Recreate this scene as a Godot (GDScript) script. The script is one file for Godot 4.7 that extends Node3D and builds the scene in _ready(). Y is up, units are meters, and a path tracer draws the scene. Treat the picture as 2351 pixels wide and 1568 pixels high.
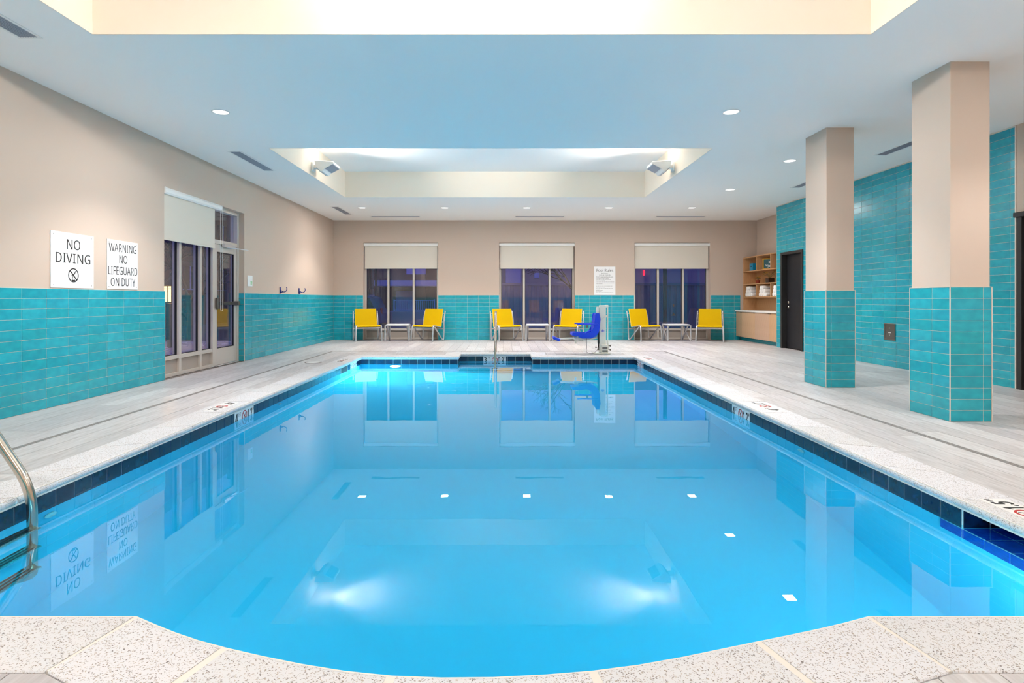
extends Node3D
# Indoor hotel pool. x runs right, y up, and d (depth) runs away from the camera: world z = -d.

const H := 3.27          # ceiling
const LX := -4.64        # tile face of the left wall
const RX := 6.36         # tile face of the right wall
const BD := 16.07        # tile face of the far wall
const NEAR_D := -2.6     # wall behind the camera
const PL := -2.745       # pool walls
const PR := 2.545
const PN := 2.035
const PF := 11.33
const NOTCH_D := 11.93
const NL := -0.875
const NR := 0.572
const WATER := -0.14
const COPE := 0.004

var rng := RandomNumberGenerator.new()
var taken := {}
var M := {}
var tile_meshes := {}


func _ready() -> void:
	rng.seed = 7
	view()
	materials()
	ceiling()
	walls()
	floor_and_deck()
	pool()
	pillars()
	back_windows()
	left_entrance()
	right_doors()
	lamps()
	furniture()
	lift()
	rails()
	signs_and_fittings()
	cabinet()
	outside()


func view() -> void:
	var cam := Camera3D.new()
	cam.name = "camera"
	cam.projection = Camera3D.PROJECTION_FRUSTUM
	cam.near = 0.05
	cam.far = 300.0
	cam.size = 0.05 * 1568.0 / 1347.0
	cam.frustum_offset = Vector2(0.05 * 20.5 / 1347.0, 0.05 * -97.0 / 1347.0)
	cam.position = Vector3(0, 1.11, 0)
	add_child(cam)
	cam.current = true
	var e := Environment.new()
	e.background_mode = Environment.BG_SKY
	var sky := Sky.new()
	var sm := ProceduralSkyMaterial.new()
	sm.sky_top_color = Color(0.16, 0.19, 0.46)
	sm.sky_horizon_color = Color(0.38, 0.38, 0.66)
	sm.ground_horizon_color = Color(0.2, 0.2, 0.34)
	sm.ground_bottom_color = Color(0.1, 0.1, 0.18)
	sky.sky_material = sm
	e.sky = sky
	e.background_energy_multiplier = 1.35
	e.tonemap_mode = Environment.TONE_MAPPER_LINEAR
	e.tonemap_exposure = 2.0
	e.sdfgi_enabled = true
	e.ssao_enabled = true
	e.ssil_enabled = true
	var w := WorldEnvironment.new()
	w.name = "dusk_environment"
	w.environment = e
	add_child(w)


# ---------------------------------------------------------------- names and nodes
func nm(parent: Node, called: String) -> String:
	var key := str(parent.get_instance_id()) + called
	var k: int = taken.get(key, 0)
	taken[key] = k + 1
	return called if k == 0 else "%s_%03d" % [called, k]


func tag(o: Node, label: String, category: String, group := "", kind := "") -> Node:
	o.set_meta("label", label)
	if category: o.set_meta("category", category)
	if group: o.set_meta("group", group)
	if kind: o.set_meta("kind", kind)
	return o


func thing(called: String, label: String, category: String, at := Vector3.ZERO, turn := 0.0, group := "", kind := "") -> Node3D:
	var o := Node3D.new()
	o.name = nm(self, called)
	add_child(o, true)
	o.position = at
	o.rotation.y = turn
	tag(o, label, category, group, kind)
	return o


func put(called: String, m: Mesh, parent: Node = null, xf := Transform3D.IDENTITY) -> MeshInstance3D:
	var p: Node = parent if parent else self
	var o := MeshInstance3D.new()
	o.name = nm(p, called)
	o.mesh = m
	o.transform = xf
	p.add_child(o, true)
	return o


func obj(called: String, st: SurfaceTool, mat: Material, parent: Node = null, xf := Transform3D.IDENTITY) -> MeshInstance3D:
	return put(called, done(st, mat), parent, xf)


func dup(src: Node3D, at: Vector3, turn: float, label: String, called: String) -> Node3D:
	var c: Node3D = src.duplicate()
	c.name = nm(self, called)
	add_child(c, true)
	c.position = at
	c.rotation.y = turn
	c.set_meta("label", label)
	return c


func V(x: float, y: float, d: float) -> Vector3:
	return Vector3(x, y, -d)


func seen(p: Vector3) -> bool:
	var d := -p.z
	if d < 0.3: return false
	var u := 1155.0 + 1347.0 * p.x / d
	var v := 687.0 + 1347.0 * (1.11 - p.y) / d
	return u > -25 and u < 2376 and v > -25 and v < 1593


# ---------------------------------------------------------------- mesh building
func S() -> SurfaceTool:
	var st := SurfaceTool.new()
	st.begin(Mesh.PRIMITIVE_TRIANGLES)
	return st


func done(st: SurfaceTool, mat: Material) -> ArrayMesh:
	st.generate_normals()
	var m := st.commit()
	if m.get_surface_count(): m.surface_set_material(0, mat)
	return m


# a flat convex face whose visible side looks along n
func face(st: SurfaceTool, p: Array, n: Vector3, sg := -1) -> void:
	st.set_smooth_group(sg)
	var back: bool = -(p[1] - p[0]).cross(p[2] - p[0]).dot(n) < 0.0
	for k in range(1, p.size() - 1):
		st.add_vertex(p[0])
		st.add_vertex(p[k + 1] if back else p[k])
		st.add_vertex(p[k] if back else p[k + 1])


func around(st: SurfaceTool, p: Array, c: Vector3, sg := -1) -> void:
	var mid := Vector3.ZERO
	for q in p: mid += q
	face(st, p, mid / p.size() - c, sg)


# chamfered box
func cbx(st: SurfaceTool, c: Vector3, s: Vector3, b := 0.0, basis := Basis.IDENTITY) -> void:
	var h := s.abs() / 2.0
	b = minf(b, minf(h.x, minf(h.y, h.z)) * 0.9)
	var xf := Transform3D(basis, c)
	for i in 3:
		var j := (i + 1) % 3
		var k := (i + 2) % 3
		for sg in [-1, 1]:
			var p := []
			for q in [[-1, -1], [1, -1], [1, 1], [-1, 1]]:
				var w := Vector3.ZERO
				w[i] = sg * h[i]
				w[j] = q[0] * (h[j] - b)
				w[k] = q[1] * (h[k] - b)
				p.append(xf * w)
			around(st, p, c)
			if b > 0.0:
				for sj in [-1, 1]:
					var e := []
					for q in [[0, -1], [0, 1], [1, 1], [1, -1]]:
						var w := Vector3.ZERO
						w[i] = sg * (h[i] - (b if q[0] else 0.0))
						w[j] = sj * (h[j] - (0.0 if q[0] else b))
						w[k] = q[1] * (h[k] - b)
						e.append(xf * w)
					around(st, e, c)
	if b > 0.0:
		for sx in [-1, 1]:
			for sy in [-1, 1]:
				for sz in [-1, 1]:
					var g := Vector3(sx, sy, sz)
					var p := []
					for i in 3:
						var w := g * (h - Vector3.ONE * b)
						w[i] = g[i] * h[i]
						p.append(xf * w)
					around(st, p, c)


# box between two corners given as x, y, d
func bx(st: SurfaceTool, x0: float, x1: float, y0: float, y1: float, d0: float, d1: float, b := 0.0) -> void:
	cbx(st, V((x0 + x1) / 2, (y0 + y1) / 2, (d0 + d1) / 2), Vector3(absf(x1 - x0), absf(y1 - y0), absf(d1 - d0)), b)


func bend(pts: Array, r: float, n := 5) -> Array:
	var out := [pts[0]]
	for i in range(1, pts.size() - 1):
		var a: Vector3 = (pts[i - 1] - pts[i])
		var b: Vector3 = (pts[i + 1] - pts[i])
		var t := minf(r, minf(a.length(), b.length()) * 0.48)
		var p0: Vector3 = pts[i] + a.normalized() * t
		var p1: Vector3 = pts[i] + b.normalized() * t
		for k in n + 1:
			var f := float(k) / n
			out.append(p0.lerp(pts[i], f).lerp(Vector3(pts[i]).lerp(p1, f), f))
	out.append(pts[-1])
	return out


# tube along points; ra across the plane of the bend, rb in it (side gives the ra direction)
func tube(st: SurfaceTool, pts: Array, ra: float, seg := 10, rb := 0.0, side := Vector3.ZERO, square := false) -> void:
	if rb == 0.0: rb = ra
	var rings := []
	var last := side
	for i in pts.size():
		var t: Vector3 = (pts[mini(i + 1, pts.size() - 1)] - pts[maxi(i - 1, 0)]).normalized()
		if last == Vector3.ZERO:
			last = t.cross(Vector3.UP if absf(t.y) < 0.9 else Vector3.RIGHT)
		var a := (last - t * last.dot(t)).normalized()
		if side == Vector3.ZERO: last = a
		var b := t.cross(a)
		var ring := []
		if square:
			for q in [[-1, -1], [1, -1], [1, 1], [-1, 1]]: ring.append(pts[i] + a * ra * q[0] + b * rb * q[1])
		else:
			for k in seg:
				var f := TAU * k / seg
				ring.append(pts[i] + a * cos(f) * ra + b * sin(f) * rb)
		rings.append(ring)
	var n: int = rings[0].size()
	for i in pts.size() - 1:
		var c: Vector3 = (pts[i] + pts[i + 1]) / 2
		for k in n:
			around(st, [rings[i][k], rings[i][(k + 1) % n], rings[i + 1][(k + 1) % n], rings[i + 1][k]], c, -1 if square else 1)
	face(st, rings[0], pts[0] - pts[1])
	face(st, rings[-1], pts[-1] - pts[-2])


# turned solid: profile of (radius, height) round axis
func lathe(st: SurfaceTool, prof: Array, xf := Transform3D.IDENTITY, seg := 20, sg := 1) -> void:
	for i in prof.size() - 1:
		var p: Vector2 = prof[i]
		var q: Vector2 = prof[i + 1]
		var n2 := Vector2(q.y - p.y, p.x - q.x)
		for k in seg:
			var a := TAU * k / seg
			var b := TAU * (k + 1) / seg
			var m := (a + b) / 2
			var n := Vector3(cos(m) * n2.x, n2.y, sin(m) * n2.x)
			var pts := []
			if p.x > 1e-5: pts.append(xf * Vector3(cos(a) * p.x, p.y, sin(a) * p.x))
			pts.append(xf * Vector3(cos(b) * p.x, p.y, sin(b) * p.x))
			pts.append(xf * Vector3(cos(b) * q.x, q.y, sin(b) * q.x))
			if q.x > 1e-5: pts.append(xf * Vector3(cos(a) * q.x, q.y, sin(a) * q.x))
			if pts.size() > 2: face(st, pts, xf.basis * n, sg)


# upright prism over a polygon of (x, d)
func prism(st: SurfaceTool, poly: PackedVector2Array, y0: float, y1: float) -> void:
	var tri := Geometry2D.triangulate_polygon(poly)
	for i in range(0, tri.size(), 3):
		var a := poly[tri[i]]
		var b := poly[tri[i + 1]]
		var c := poly[tri[i + 2]]
		face(st, [V(a.x, y1, a.y), V(b.x, y1, b.y), V(c.x, y1, c.y)], Vector3.UP)
		face(st, [V(a.x, y0, a.y), V(b.x, y0, b.y), V(c.x, y0, c.y)], Vector3.DOWN)
	var cw := 1.0 if signed_area(poly) > 0 else -1.0
	for i in poly.size():
		var a := poly[i]
		var b := poly[(i + 1) % poly.size()]
		var t := b - a
		face(st, [V(a.x, y0, a.y), V(b.x, y0, b.y), V(b.x, y1, b.y), V(a.x, y1, a.y)], V(t.y * cw, 0, -t.x * cw))


# polygon of (x, y) in the local plane of xf, extruded from z0 to z1
func plate(st: SurfaceTool, poly: PackedVector2Array, z0: float, z1: float, xf := Transform3D.IDENTITY) -> void:
	var tri := Geometry2D.triangulate_polygon(poly)
	for i in range(0, tri.size(), 3):
		for s in [[z0, -1.0], [z1, 1.0]]:
			var p := []
			for k in 3: p.append(xf * Vector3(poly[tri[i + k]].x, poly[tri[i + k]].y, s[0]))
			face(st, p, xf.basis * Vector3(0, 0, s[1]))
	var cw := 1.0 if signed_area(poly) > 0 else -1.0
	for i in poly.size():
		var a := poly[i]
		var b := poly[(i + 1) % poly.size()]
		var t := b - a
		face(st, [xf * Vector3(a.x, a.y, z0), xf * Vector3(b.x, b.y, z0), xf * Vector3(b.x, b.y, z1), xf * Vector3(a.x, a.y, z1)], xf.basis * Vector3(t.y * cw, -t.x * cw, 0))


func signed_area(p: PackedVector2Array) -> float:
	var s := 0.0
	for i in p.size(): s += p[i].cross(p[(i + 1) % p.size()])
	return s


func ring_flat(st: SurfaceTool, r0: float, r1: float, z0: float, z1: float, xf: Transform3D, seg := 32, sx := 1.0) -> void:
	for k in seg:
		var a := TAU * k / seg
		var b := TAU * (k + 1) / seg
		var q := PackedVector2Array([Vector2(cos(a) * r0 * sx, sin(a) * r0), Vector2(cos(a) * r1 * sx, sin(a) * r1), Vector2(cos(b) * r1 * sx, sin(b) * r1), Vector2(cos(b) * r0 * sx, sin(b) * r0)])
		plate(st, q, z0, z1, xf)


func text(parent: Node, what: String, cap: float, xf: Transform3D, mat: Material, wide := 1.0, font := "Droid Sans", bold := false, called := "lettering") -> MeshInstance3D:
	var t := TextMesh.new()
	var f := SystemFont.new()
	f.font_names = PackedStringArray([font])
	if bold: f.font_weight = 700
	t.font = f
	t.text = what
	t.font_size = 48
	t.pixel_size = cap / (0.714 * 48.0)
	t.depth = 0.0015
	t.curve_step = 1.0
	t.material = mat
	xf.basis = xf.basis * Basis.from_scale(Vector3(wide, 1, 1))
	return put(called, t, parent, xf)


# right-handed frame with x along a, y along up, z along the normal
func frame(o: Vector3, a: Vector3, up: Vector3) -> Transform3D:
	return Transform3D(Basis(a, up, a.cross(up)), o)


# ---------------------------------------------------------------- materials
func mat(called: String, c: Color, rough := 0.6, metal := 0.0) -> StandardMaterial3D:
	var m := StandardMaterial3D.new()
	m.resource_name = called
	m.albedo_color = c
	m.roughness = rough
	m.metallic = metal
	M[called] = m
	return m


func noise_tex(freq: float, seed_: int, lo: Color, hi: Color, size := 512, octaves := 4) -> NoiseTexture2D:
	var n := FastNoiseLite.new()
	n.seed = seed_
	n.frequency = freq
	n.fractal_octaves = octaves
	var t := NoiseTexture2D.new()
	t.width = size
	t.height = size
	t.seamless = true
	t.noise = n
	var g := Gradient.new()
	g.set_color(0, lo)
	g.set_color(1, hi)
	t.color_ramp = g
	return t


func normal_tex(freq: float, seed_: int, strength: float, size := 512) -> NoiseTexture2D:
	var n := FastNoiseLite.new()
	n.seed = seed_
	n.frequency = freq
	n.fractal_octaves = 3
	var t := NoiseTexture2D.new()
	t.width = size
	t.height = size
	t.seamless = true
	t.as_normal_map = true
	t.bump_strength = strength
	t.noise = n
	return t


func tri(m: StandardMaterial3D, tex: Texture2D, scale: Vector3) -> StandardMaterial3D:
	m.albedo_texture = tex
	m.uv1_triplanar = true
	m.uv1_world_triplanar = true
	m.uv1_triplanar_sharpness = 8.0
	m.uv1_scale = scale
	return m


func terrazzo() -> ImageTexture:
	var r := RandomNumberGenerator.new()
	r.seed = 11
	var n := 1024
	var im := Image.create(n, n, false, Image.FORMAT_RGB8)
	im.fill(Color(0.855, 0.858, 0.868))
	var tones := [Color(0.57, 0.52, 0.49), Color(0.72, 0.68, 0.65), Color(0.46, 0.42, 0.41), Color(0.68, 0.62, 0.56), Color(0.78, 0.75, 0.73), Color(0.6, 0.575, 0.57), Color(0.34, 0.31, 0.3)]
	for k in 9000:
		var cx := r.randf() * n
		var cy := r.randf() * n
		var a := r.randf_range(1.6, 5.4) * (1.5 if r.randf() < 0.06 else 1.0)
		var b := a * r.randf_range(0.3, 0.75)
		var turn := r.randf() * TAU
		var col: Color = tones[r.randi() % (7 if r.randf() < 0.25 else 6)]
		var ca := cos(turn)
		var sa := sin(turn)
		var e := int(ceil(a))
		for y in range(-e, e + 1):
			for x in range(-e, e + 1):
				var px := (x * ca + y * sa) / a
				var py := (-x * sa + y * ca) / b
				if absf(px) + absf(py) < 1.15 and px * px + py * py < 1.0:
					im.set_pixel(posmod(int(cx) + x, n), posmod(int(cy) + y, n), col)
	return ImageTexture.create_from_image(im)


func materials() -> void:
	# teal glazed tiles in a few firings
	var glaze := noise_tex(0.012, 3, Color(0.84, 0.88, 0.90), Color(1, 1, 1), 512, 5)
	var teal := []
	for c in [Color(0.115, 0.67, 0.74), Color(0.09, 0.64, 0.705), Color(0.145, 0.685, 0.75), Color(0.10, 0.66, 0.715), Color(0.13, 0.655, 0.735)]:
		var m := mat("teal_tile", c, 0.22)
		tri(m, glaze, Vector3(1.0, 1.7, 1.0))
		m.metallic_specular = 0.5
		teal.append(m)
	M.teal = teal
	var navy := []
	for c in [Color(0.045, 0.21, 0.32), Color(0.04, 0.17, 0.29), Color(0.05, 0.24, 0.33), Color(0.04, 0.15, 0.26)]:
		var m := mat("navy_tile", c, 0.18)
		tri(m, noise_tex(0.02, 9, Color(0.6, 0.65, 0.75), Color(1, 1, 1), 256, 4), Vector3(3, 3, 3))
		navy.append(m)
	M.navy = navy
	var cobalt := []
	for c in [Color(0.10, 0.33, 0.78), Color(0.08, 0.29, 0.72)]:
		cobalt.append(tri(mat("cobalt_tile", c, 0.18), noise_tex(0.02, 13, Color(0.6, 0.65, 0.75), Color(1, 1, 1), 256, 4), Vector3(3, 6, 3)))
	M.cobalt = cobalt
	mat("grout", Color(0.83, 0.80, 0.745), 0.9)
	mat("pool_grout", Color(0.78, 0.84, 0.85), 0.8)
	# wall paint, ceiling paint
	mat("beige", Color(0.785, 0.712, 0.653), 0.85)
	mat("tray_paint", Color(0.965, 0.915, 0.85), 0.85)
	mat("ceiling_white", Color(0.97, 0.965, 0.955), 0.9)
	# deck planks: porcelain with a long grain
	var streak := noise_tex(0.02, 31, Color(0.85, 0.835, 0.83), Color(1, 1, 1), 512, 5)
	var planks := []
	for c in [Color(0.815, 0.80, 0.80), Color(0.79, 0.775, 0.775), Color(0.84, 0.83, 0.83), Color(0.805, 0.79, 0.795), Color(0.765, 0.75, 0.755)]:
		planks.append(tri(mat("plank", c, 0.42), streak, Vector3(3.1, 3.1, 0.32)))
	M.planks = planks
	mat("deck_joint", Color(0.5, 0.46, 0.45), 0.9)
	var stones := []
	var tz := terrazzo()
	for k in 3:
		var m := mat("terrazzo", [Color(0.99, 0.985, 0.985), Color(0.97, 0.965, 0.96), Color(1, 0.995, 1)][k], 0.5)
		tri(m, tz, Vector3(1.55, 1.55, 1.55))
		m.uv1_offset = Vector3(0.31 * k, 0.17 * k, 0.43 * k)
		stones.append(m)
	M.stones = stones
	mat("coping_joint", Color(0.885, 0.86, 0.825), 0.9)
	mat("plaster", Color(0.38, 0.84, 0.94), 0.8)
	var wm := mat("water", Color(0.30, 0.84, 0.97, 0.0), 0.0)
	wm.transparency = BaseMaterial3D.TRANSPARENCY_ALPHA
	wm.refraction_enabled = true
	wm.refraction_scale = 0.033
	wm.uv1_triplanar = true
	wm.uv1_world_triplanar = true
	wm.uv1_scale = Vector3(0.6, 0.6, 0.6)
	wm.normal_enabled = true
	wm.normal_texture = normal_tex(0.006, 41, 2.0)
	wm.normal_scale = 0.02
	wm.metallic_specular = 0.3
	# metals, plastics, glass
	mat("aluminium", Color(0.80, 0.80, 0.81), 0.32, 0.75)
	mat("frame_metal", Color(0.79, 0.76, 0.73), 0.45, 0.25)
	mat("kick_metal", Color(0.66, 0.62, 0.585), 0.5, 0.2)
	mat("steel", Color(0.78, 0.74, 0.69), 0.16, 1.0)
	mat("brushed_steel", Color(0.46, 0.44, 0.42), 0.35, 0.9)
	mat("grate_grey", Color(0.58, 0.56, 0.55), 0.5, 0.2)
	mat("marker_plate", Color(0.89, 0.88, 0.87), 0.5)
	mat("edge_trim", Color(0.86, 0.83, 0.79), 0.4, 0.3)
	mat("white", Color(0.93, 0.93, 0.92), 0.5)
	mat("sign_white", Color(0.93, 0.935, 0.94), 0.45)
	mat("black", Color(0.03, 0.03, 0.035), 0.6)
	mat("ink", Color(0.11, 0.09, 0.09), 0.6)
	mat("ink_grey", Color(0.45, 0.43, 0.42), 0.7)
	mat("red", Color(0.72, 0.13, 0.11), 0.5)
	mat("green", Color(0.35, 0.75, 0.35), 0.5)
	mat("vent_grey", Color(0.60, 0.61, 0.65), 0.6)
	mat("vent_dark", Color(0.38, 0.385, 0.42), 0.8)
	mat("door_grey", Color(0.105, 0.105, 0.125), 0.45)
	mat("door_frame_grey", Color(0.15, 0.14, 0.14), 0.5)
	tri(mat("yellow_mesh", Color(0.86, 0.70, 0.0), 0.75), noise_tex(0.3, 51, Color(0.94, 0.94, 0.94), Color(1, 1, 1), 128, 1), Vector3(12, 12, 12))
	M.yellow_mesh.metallic_specular = 0.25
	mat("yellow_piping", Color(0.95, 0.78, 0.28), 0.7)
	mat("tan_mesh", Color(0.80, 0.66, 0.36), 0.7)
	mat("lift_blue", Color(0.02, 0.25, 0.85), 0.35)
	mat("hook_blue", Color(0.02, 0.14, 0.5), 0.4)
	mat("lift_white", Color(0.92, 0.91, 0.86), 0.35)
	var sf := mat("shade_fabric", Color(0.86, 0.83, 0.78), 0.9)
	sf.backlight_enabled = true
	sf.backlight = Color(0.25, 0.25, 0.24)
	var wood := tri(mat("maple", Color(0.83, 0.645, 0.46), 0.5), noise_tex(0.03, 61, Color(0.88, 0.85, 0.82), Color(1, 1, 1), 256, 4), Vector3(8, 0.6, 8))
	for k in 5:
		var w: StandardMaterial3D = wood.duplicate()
		w.albedo_color = [Color(0.80, 0.665, 0.52), Color(0.86, 0.72, 0.58), Color(0.83, 0.70, 0.60), Color(0.85, 0.69, 0.53), Color(0.80, 0.68, 0.55)][k]
		M["veneer_%d" % k] = w
	mat("quartz", Color(0.9, 0.89, 0.87), 0.3)
	mat("towel", Color(0.95, 0.94, 0.93), 0.95)
	mat("cyan_box", Color(0.03, 0.55, 0.72), 0.4)
	mat("terracotta", Color(0.55, 0.2, 0.1), 0.6)
	mat("petal", Color(0.9, 0.68, 0.08), 0.7)
	mat("leaf", Color(0.28, 0.33, 0.1), 0.6)
	mat("brown_glass", Color(0.18, 0.11, 0.07), 0.15)
	mat("picture", Color(0.07, 0.33, 0.36), 0.4)
	var gl := mat("glass", Color(0.9, 0.92, 1.0, 0.02), 0.0)
	gl.transparency = BaseMaterial3D.TRANSPARENCY_ALPHA
	for q in [["lamp_glow", Color(1, 0.98, 0.95), 1.3], ["flood_glow", Color(1, 0.95, 0.87), 2.0], ["pool_glow", Color(0.9, 0.97, 1.0), 8.0], ["lantern_glow", Color(1, 0.78, 0.48), 2.0], ["neon", Color(1, 0.1, 0.3), 0.6]]:
		var m := mat(q[0], q[1], 0.5)
		m.emission_enabled = true
		m.emission = q[1]
		m.emission_energy_multiplier = q[2]
	# outdoors
	tri(mat("brick", Color(0.50, 0.35, 0.37), 0.9), noise_tex(0.08, 71, Color(0.75, 0.75, 0.75), Color(1, 1, 1), 256, 3), Vector3(0.6, 1.5, 0.6))
	mat("siding", Color(0.55, 0.52, 0.62), 0.8)
	mat("siding_pale", Color(0.72, 0.74, 0.95), 0.6)
	mat("asphalt", Color(0.33, 0.32, 0.36), 0.9)
	mat("concrete", Color(0.6, 0.6, 0.66), 0.9)
	mat("container_teal", Color(0.13, 0.38, 0.50), 0.6)
	mat("rail_white", Color(0.75, 0.82, 0.95), 0.6)
	mat("car_paint", Color(0.36, 0.44, 0.55), 0.3, 0.3)
	mat("car_glass", Color(0.04, 0.08, 0.1), 0.08)
	mat("rubber", Color(0.03, 0.03, 0.03), 0.9)
	mat("bark", Color(0.13, 0.1, 0.1), 0.95)
	mat("dark_metal", Color(0.1, 0.1, 0.12), 0.6)
	mat("snow", Color(0.75, 0.77, 0.85), 0.9)
	mat("hazard_yellow", Color(0.85, 0.6, 0.1), 0.6)
	mat("window_dark", Color(0.1, 0.12, 0.25), 0.15)


# ---------------------------------------------------------------- tiles
# one glazed tile lying in the xy plane, its face at z = t
func tile_mesh(w: float, h: float, t: float, m: Material) -> Mesh:
	var key := "%d_%d_%s" % [roundi(w * 1000), roundi(h * 1000), m.get_instance_id()]
	if not tile_meshes.has(key):
		var st := S()
		var b := 0.0018
		var a := Vector2(w, h) / 2
		var c := Vector3(0, 0, t / 2)
		var q := [Vector2(-1, -1), Vector2(1, -1), Vector2(1, 1), Vector2(-1, 1)]
		var top := []
		for k in 4: top.append(Vector3(q[k].x * (a.x - b), q[k].y * (a.y - b), t))
		face(st, top, Vector3.BACK)
		for k in 4:
			var p: Vector2 = q[k]
			var r: Vector2 = q[(k + 1) % 4]
			var p1 := Vector3(p.x * a.x, p.y * a.y, t - b)
			var r1 := Vector3(r.x * a.x, r.y * a.y, t - b)
			around(st, [top[k], top[(k + 1) % 4], r1, p1], c)
			around(st, [p1, r1, Vector3(r1.x, r1.y, 0), Vector3(p1.x, p1.y, 0)], c)
		tile_meshes[key] = done(st, m)
	return tile_meshes[key]


# tiles over rectangles [u0, v0, u1, v1] of the plane xf (x along, y up, z out), on a grid of pw by ph from (gu, gv)
func lay(parent: Node, xf: Transform3D, rects: Array, mats: Array, pw := 0.3048, ph := 0.1016, gu := 0.0, gv := 0.0, joint := 0.0038, t := 0.009, cap := 300, called := "tile") -> void:
	var cells := []
	for r in rects:
		for i in range(floori((r[0] - gu) / pw + 1e-4), ceili((r[2] - gu) / pw - 1e-4)):
			for j in range(floori((r[1] - gv) / ph + 1e-4), ceili((r[3] - gv) / ph - 1e-4)):
				var u0 := maxf(gu + i * pw, r[0])
				var u1 := minf(gu + (i + 1) * pw, r[2])
				var v0 := maxf(gv + j * ph, r[1])
				var v1 := minf(gv + (j + 1) * ph, r[3])
				if u1 - u0 < 0.02 or v1 - v0 < 0.02: continue
				var p: Vector3 = xf * Vector3((u0 + u1) / 2, (v0 + v1) / 2, 0)
				var far := p.distance_to(Vector3(0, 1.11, 0)) + (0.0 if seen(p) else 1000.0)
				cells.append([far, (u0 + u1) / 2, (v0 + v1) / 2, u1 - u0 - joint, v1 - v0 - joint])
	cells.sort_custom(func(a, b): return a[0] < b[0])
	var rest := []
	for m in mats: rest.append(null)
	for k in cells.size():
		var c = cells[k]
		var mi := rng.randi() % mats.size()
		var tilt := Basis.from_euler(Vector3(rng.randfn(0, 0.0022), rng.randfn(0, 0.0022), 0))
		var at := xf * Transform3D(tilt, Vector3(c[1], c[2], rng.randfn(0, 0.0003)))
		var mesh := tile_mesh(c[3], c[4], t, mats[mi])
		if k < cap and c[0] < 1000.0:
			put(called, mesh, parent, at)
		else:
			if rest[mi] == null: rest[mi] = S()
			rest[mi].append_from(mesh, 0, at)
	var joined: ArrayMesh = null
	for i in mats.size():
		if rest[i] == null: continue
		joined = rest[i].commit(joined) if joined else rest[i].commit()
		joined.surface_set_material(joined.get_surface_count() - 1, mats[i])
	if joined:
		put("more_%ss" % called, joined, parent).set_meta("kind", "stuff")


# ---------------------------------------------------------------- room shell
func ceiling() -> void:
	var st := S()
	var tx0 := -3.35
	var tx1 := 3.0
	var t1 := [0.75, 4.785]
	var t2 := [8.4, 12.43]
	bx(st, -4.9, tx0, H, H + 0.1, NEAR_D - 0.3, 16.4)
	bx(st, tx1, 7.3, H, H + 0.1, NEAR_D - 0.3, 16.4)
	bx(st, tx0, tx1, H, H + 0.1, NEAR_D - 0.3, t1[0])
	bx(st, tx0, tx1, H, H + 0.1, t1[1], t2[0])
	bx(st, tx0, tx1, H, H + 0.1, t2[1], 16.4)
	var c := obj("ceiling", st, M.ceiling_white)
	tag(c, "flat pale painted ceiling with two raised light trays over the pool", "ceiling", "", "structure")
	for t in [t1, t2]:
		var s := S()
		bx(s, tx0 - 0.1, tx0, H + 0.1, 3.83, t[0] - 0.1, t[1] + 0.1)
		bx(s, tx1, tx1 + 0.1, H + 0.1, 3.83, t[0] - 0.1, t[1] + 0.1)
		bx(s, tx0, tx1, H + 0.1, 3.83, t[0] - 0.1, t[0])
		bx(s, tx0, tx1, H + 0.1, 3.83, t[1], t[1] + 0.1)
		# the lining that hides the edge of the slab
		bx(s, tx0 - 0.003, tx0 + 0.004, H, H + 0.11, t[0], t[1])
		bx(s, tx1 - 0.004, tx1 + 0.003, H, H + 0.11, t[0], t[1])
		bx(s, tx0, tx1, H, H + 0.11, t[0] - 0.003, t[0] + 0.004)
		bx(s, tx0, tx1, H, H + 0.11, t[1] - 0.004, t[1] + 0.003)
		obj("tray_side", s, M.tray_paint, c)
		s = S()
		bx(s, tx0 - 0.1, tx1 + 0.1, 3.815, 3.93, t[0] - 0.1, t[1] + 0.1)
		obj("tray_top", s, M.ceiling_white, c)


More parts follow.
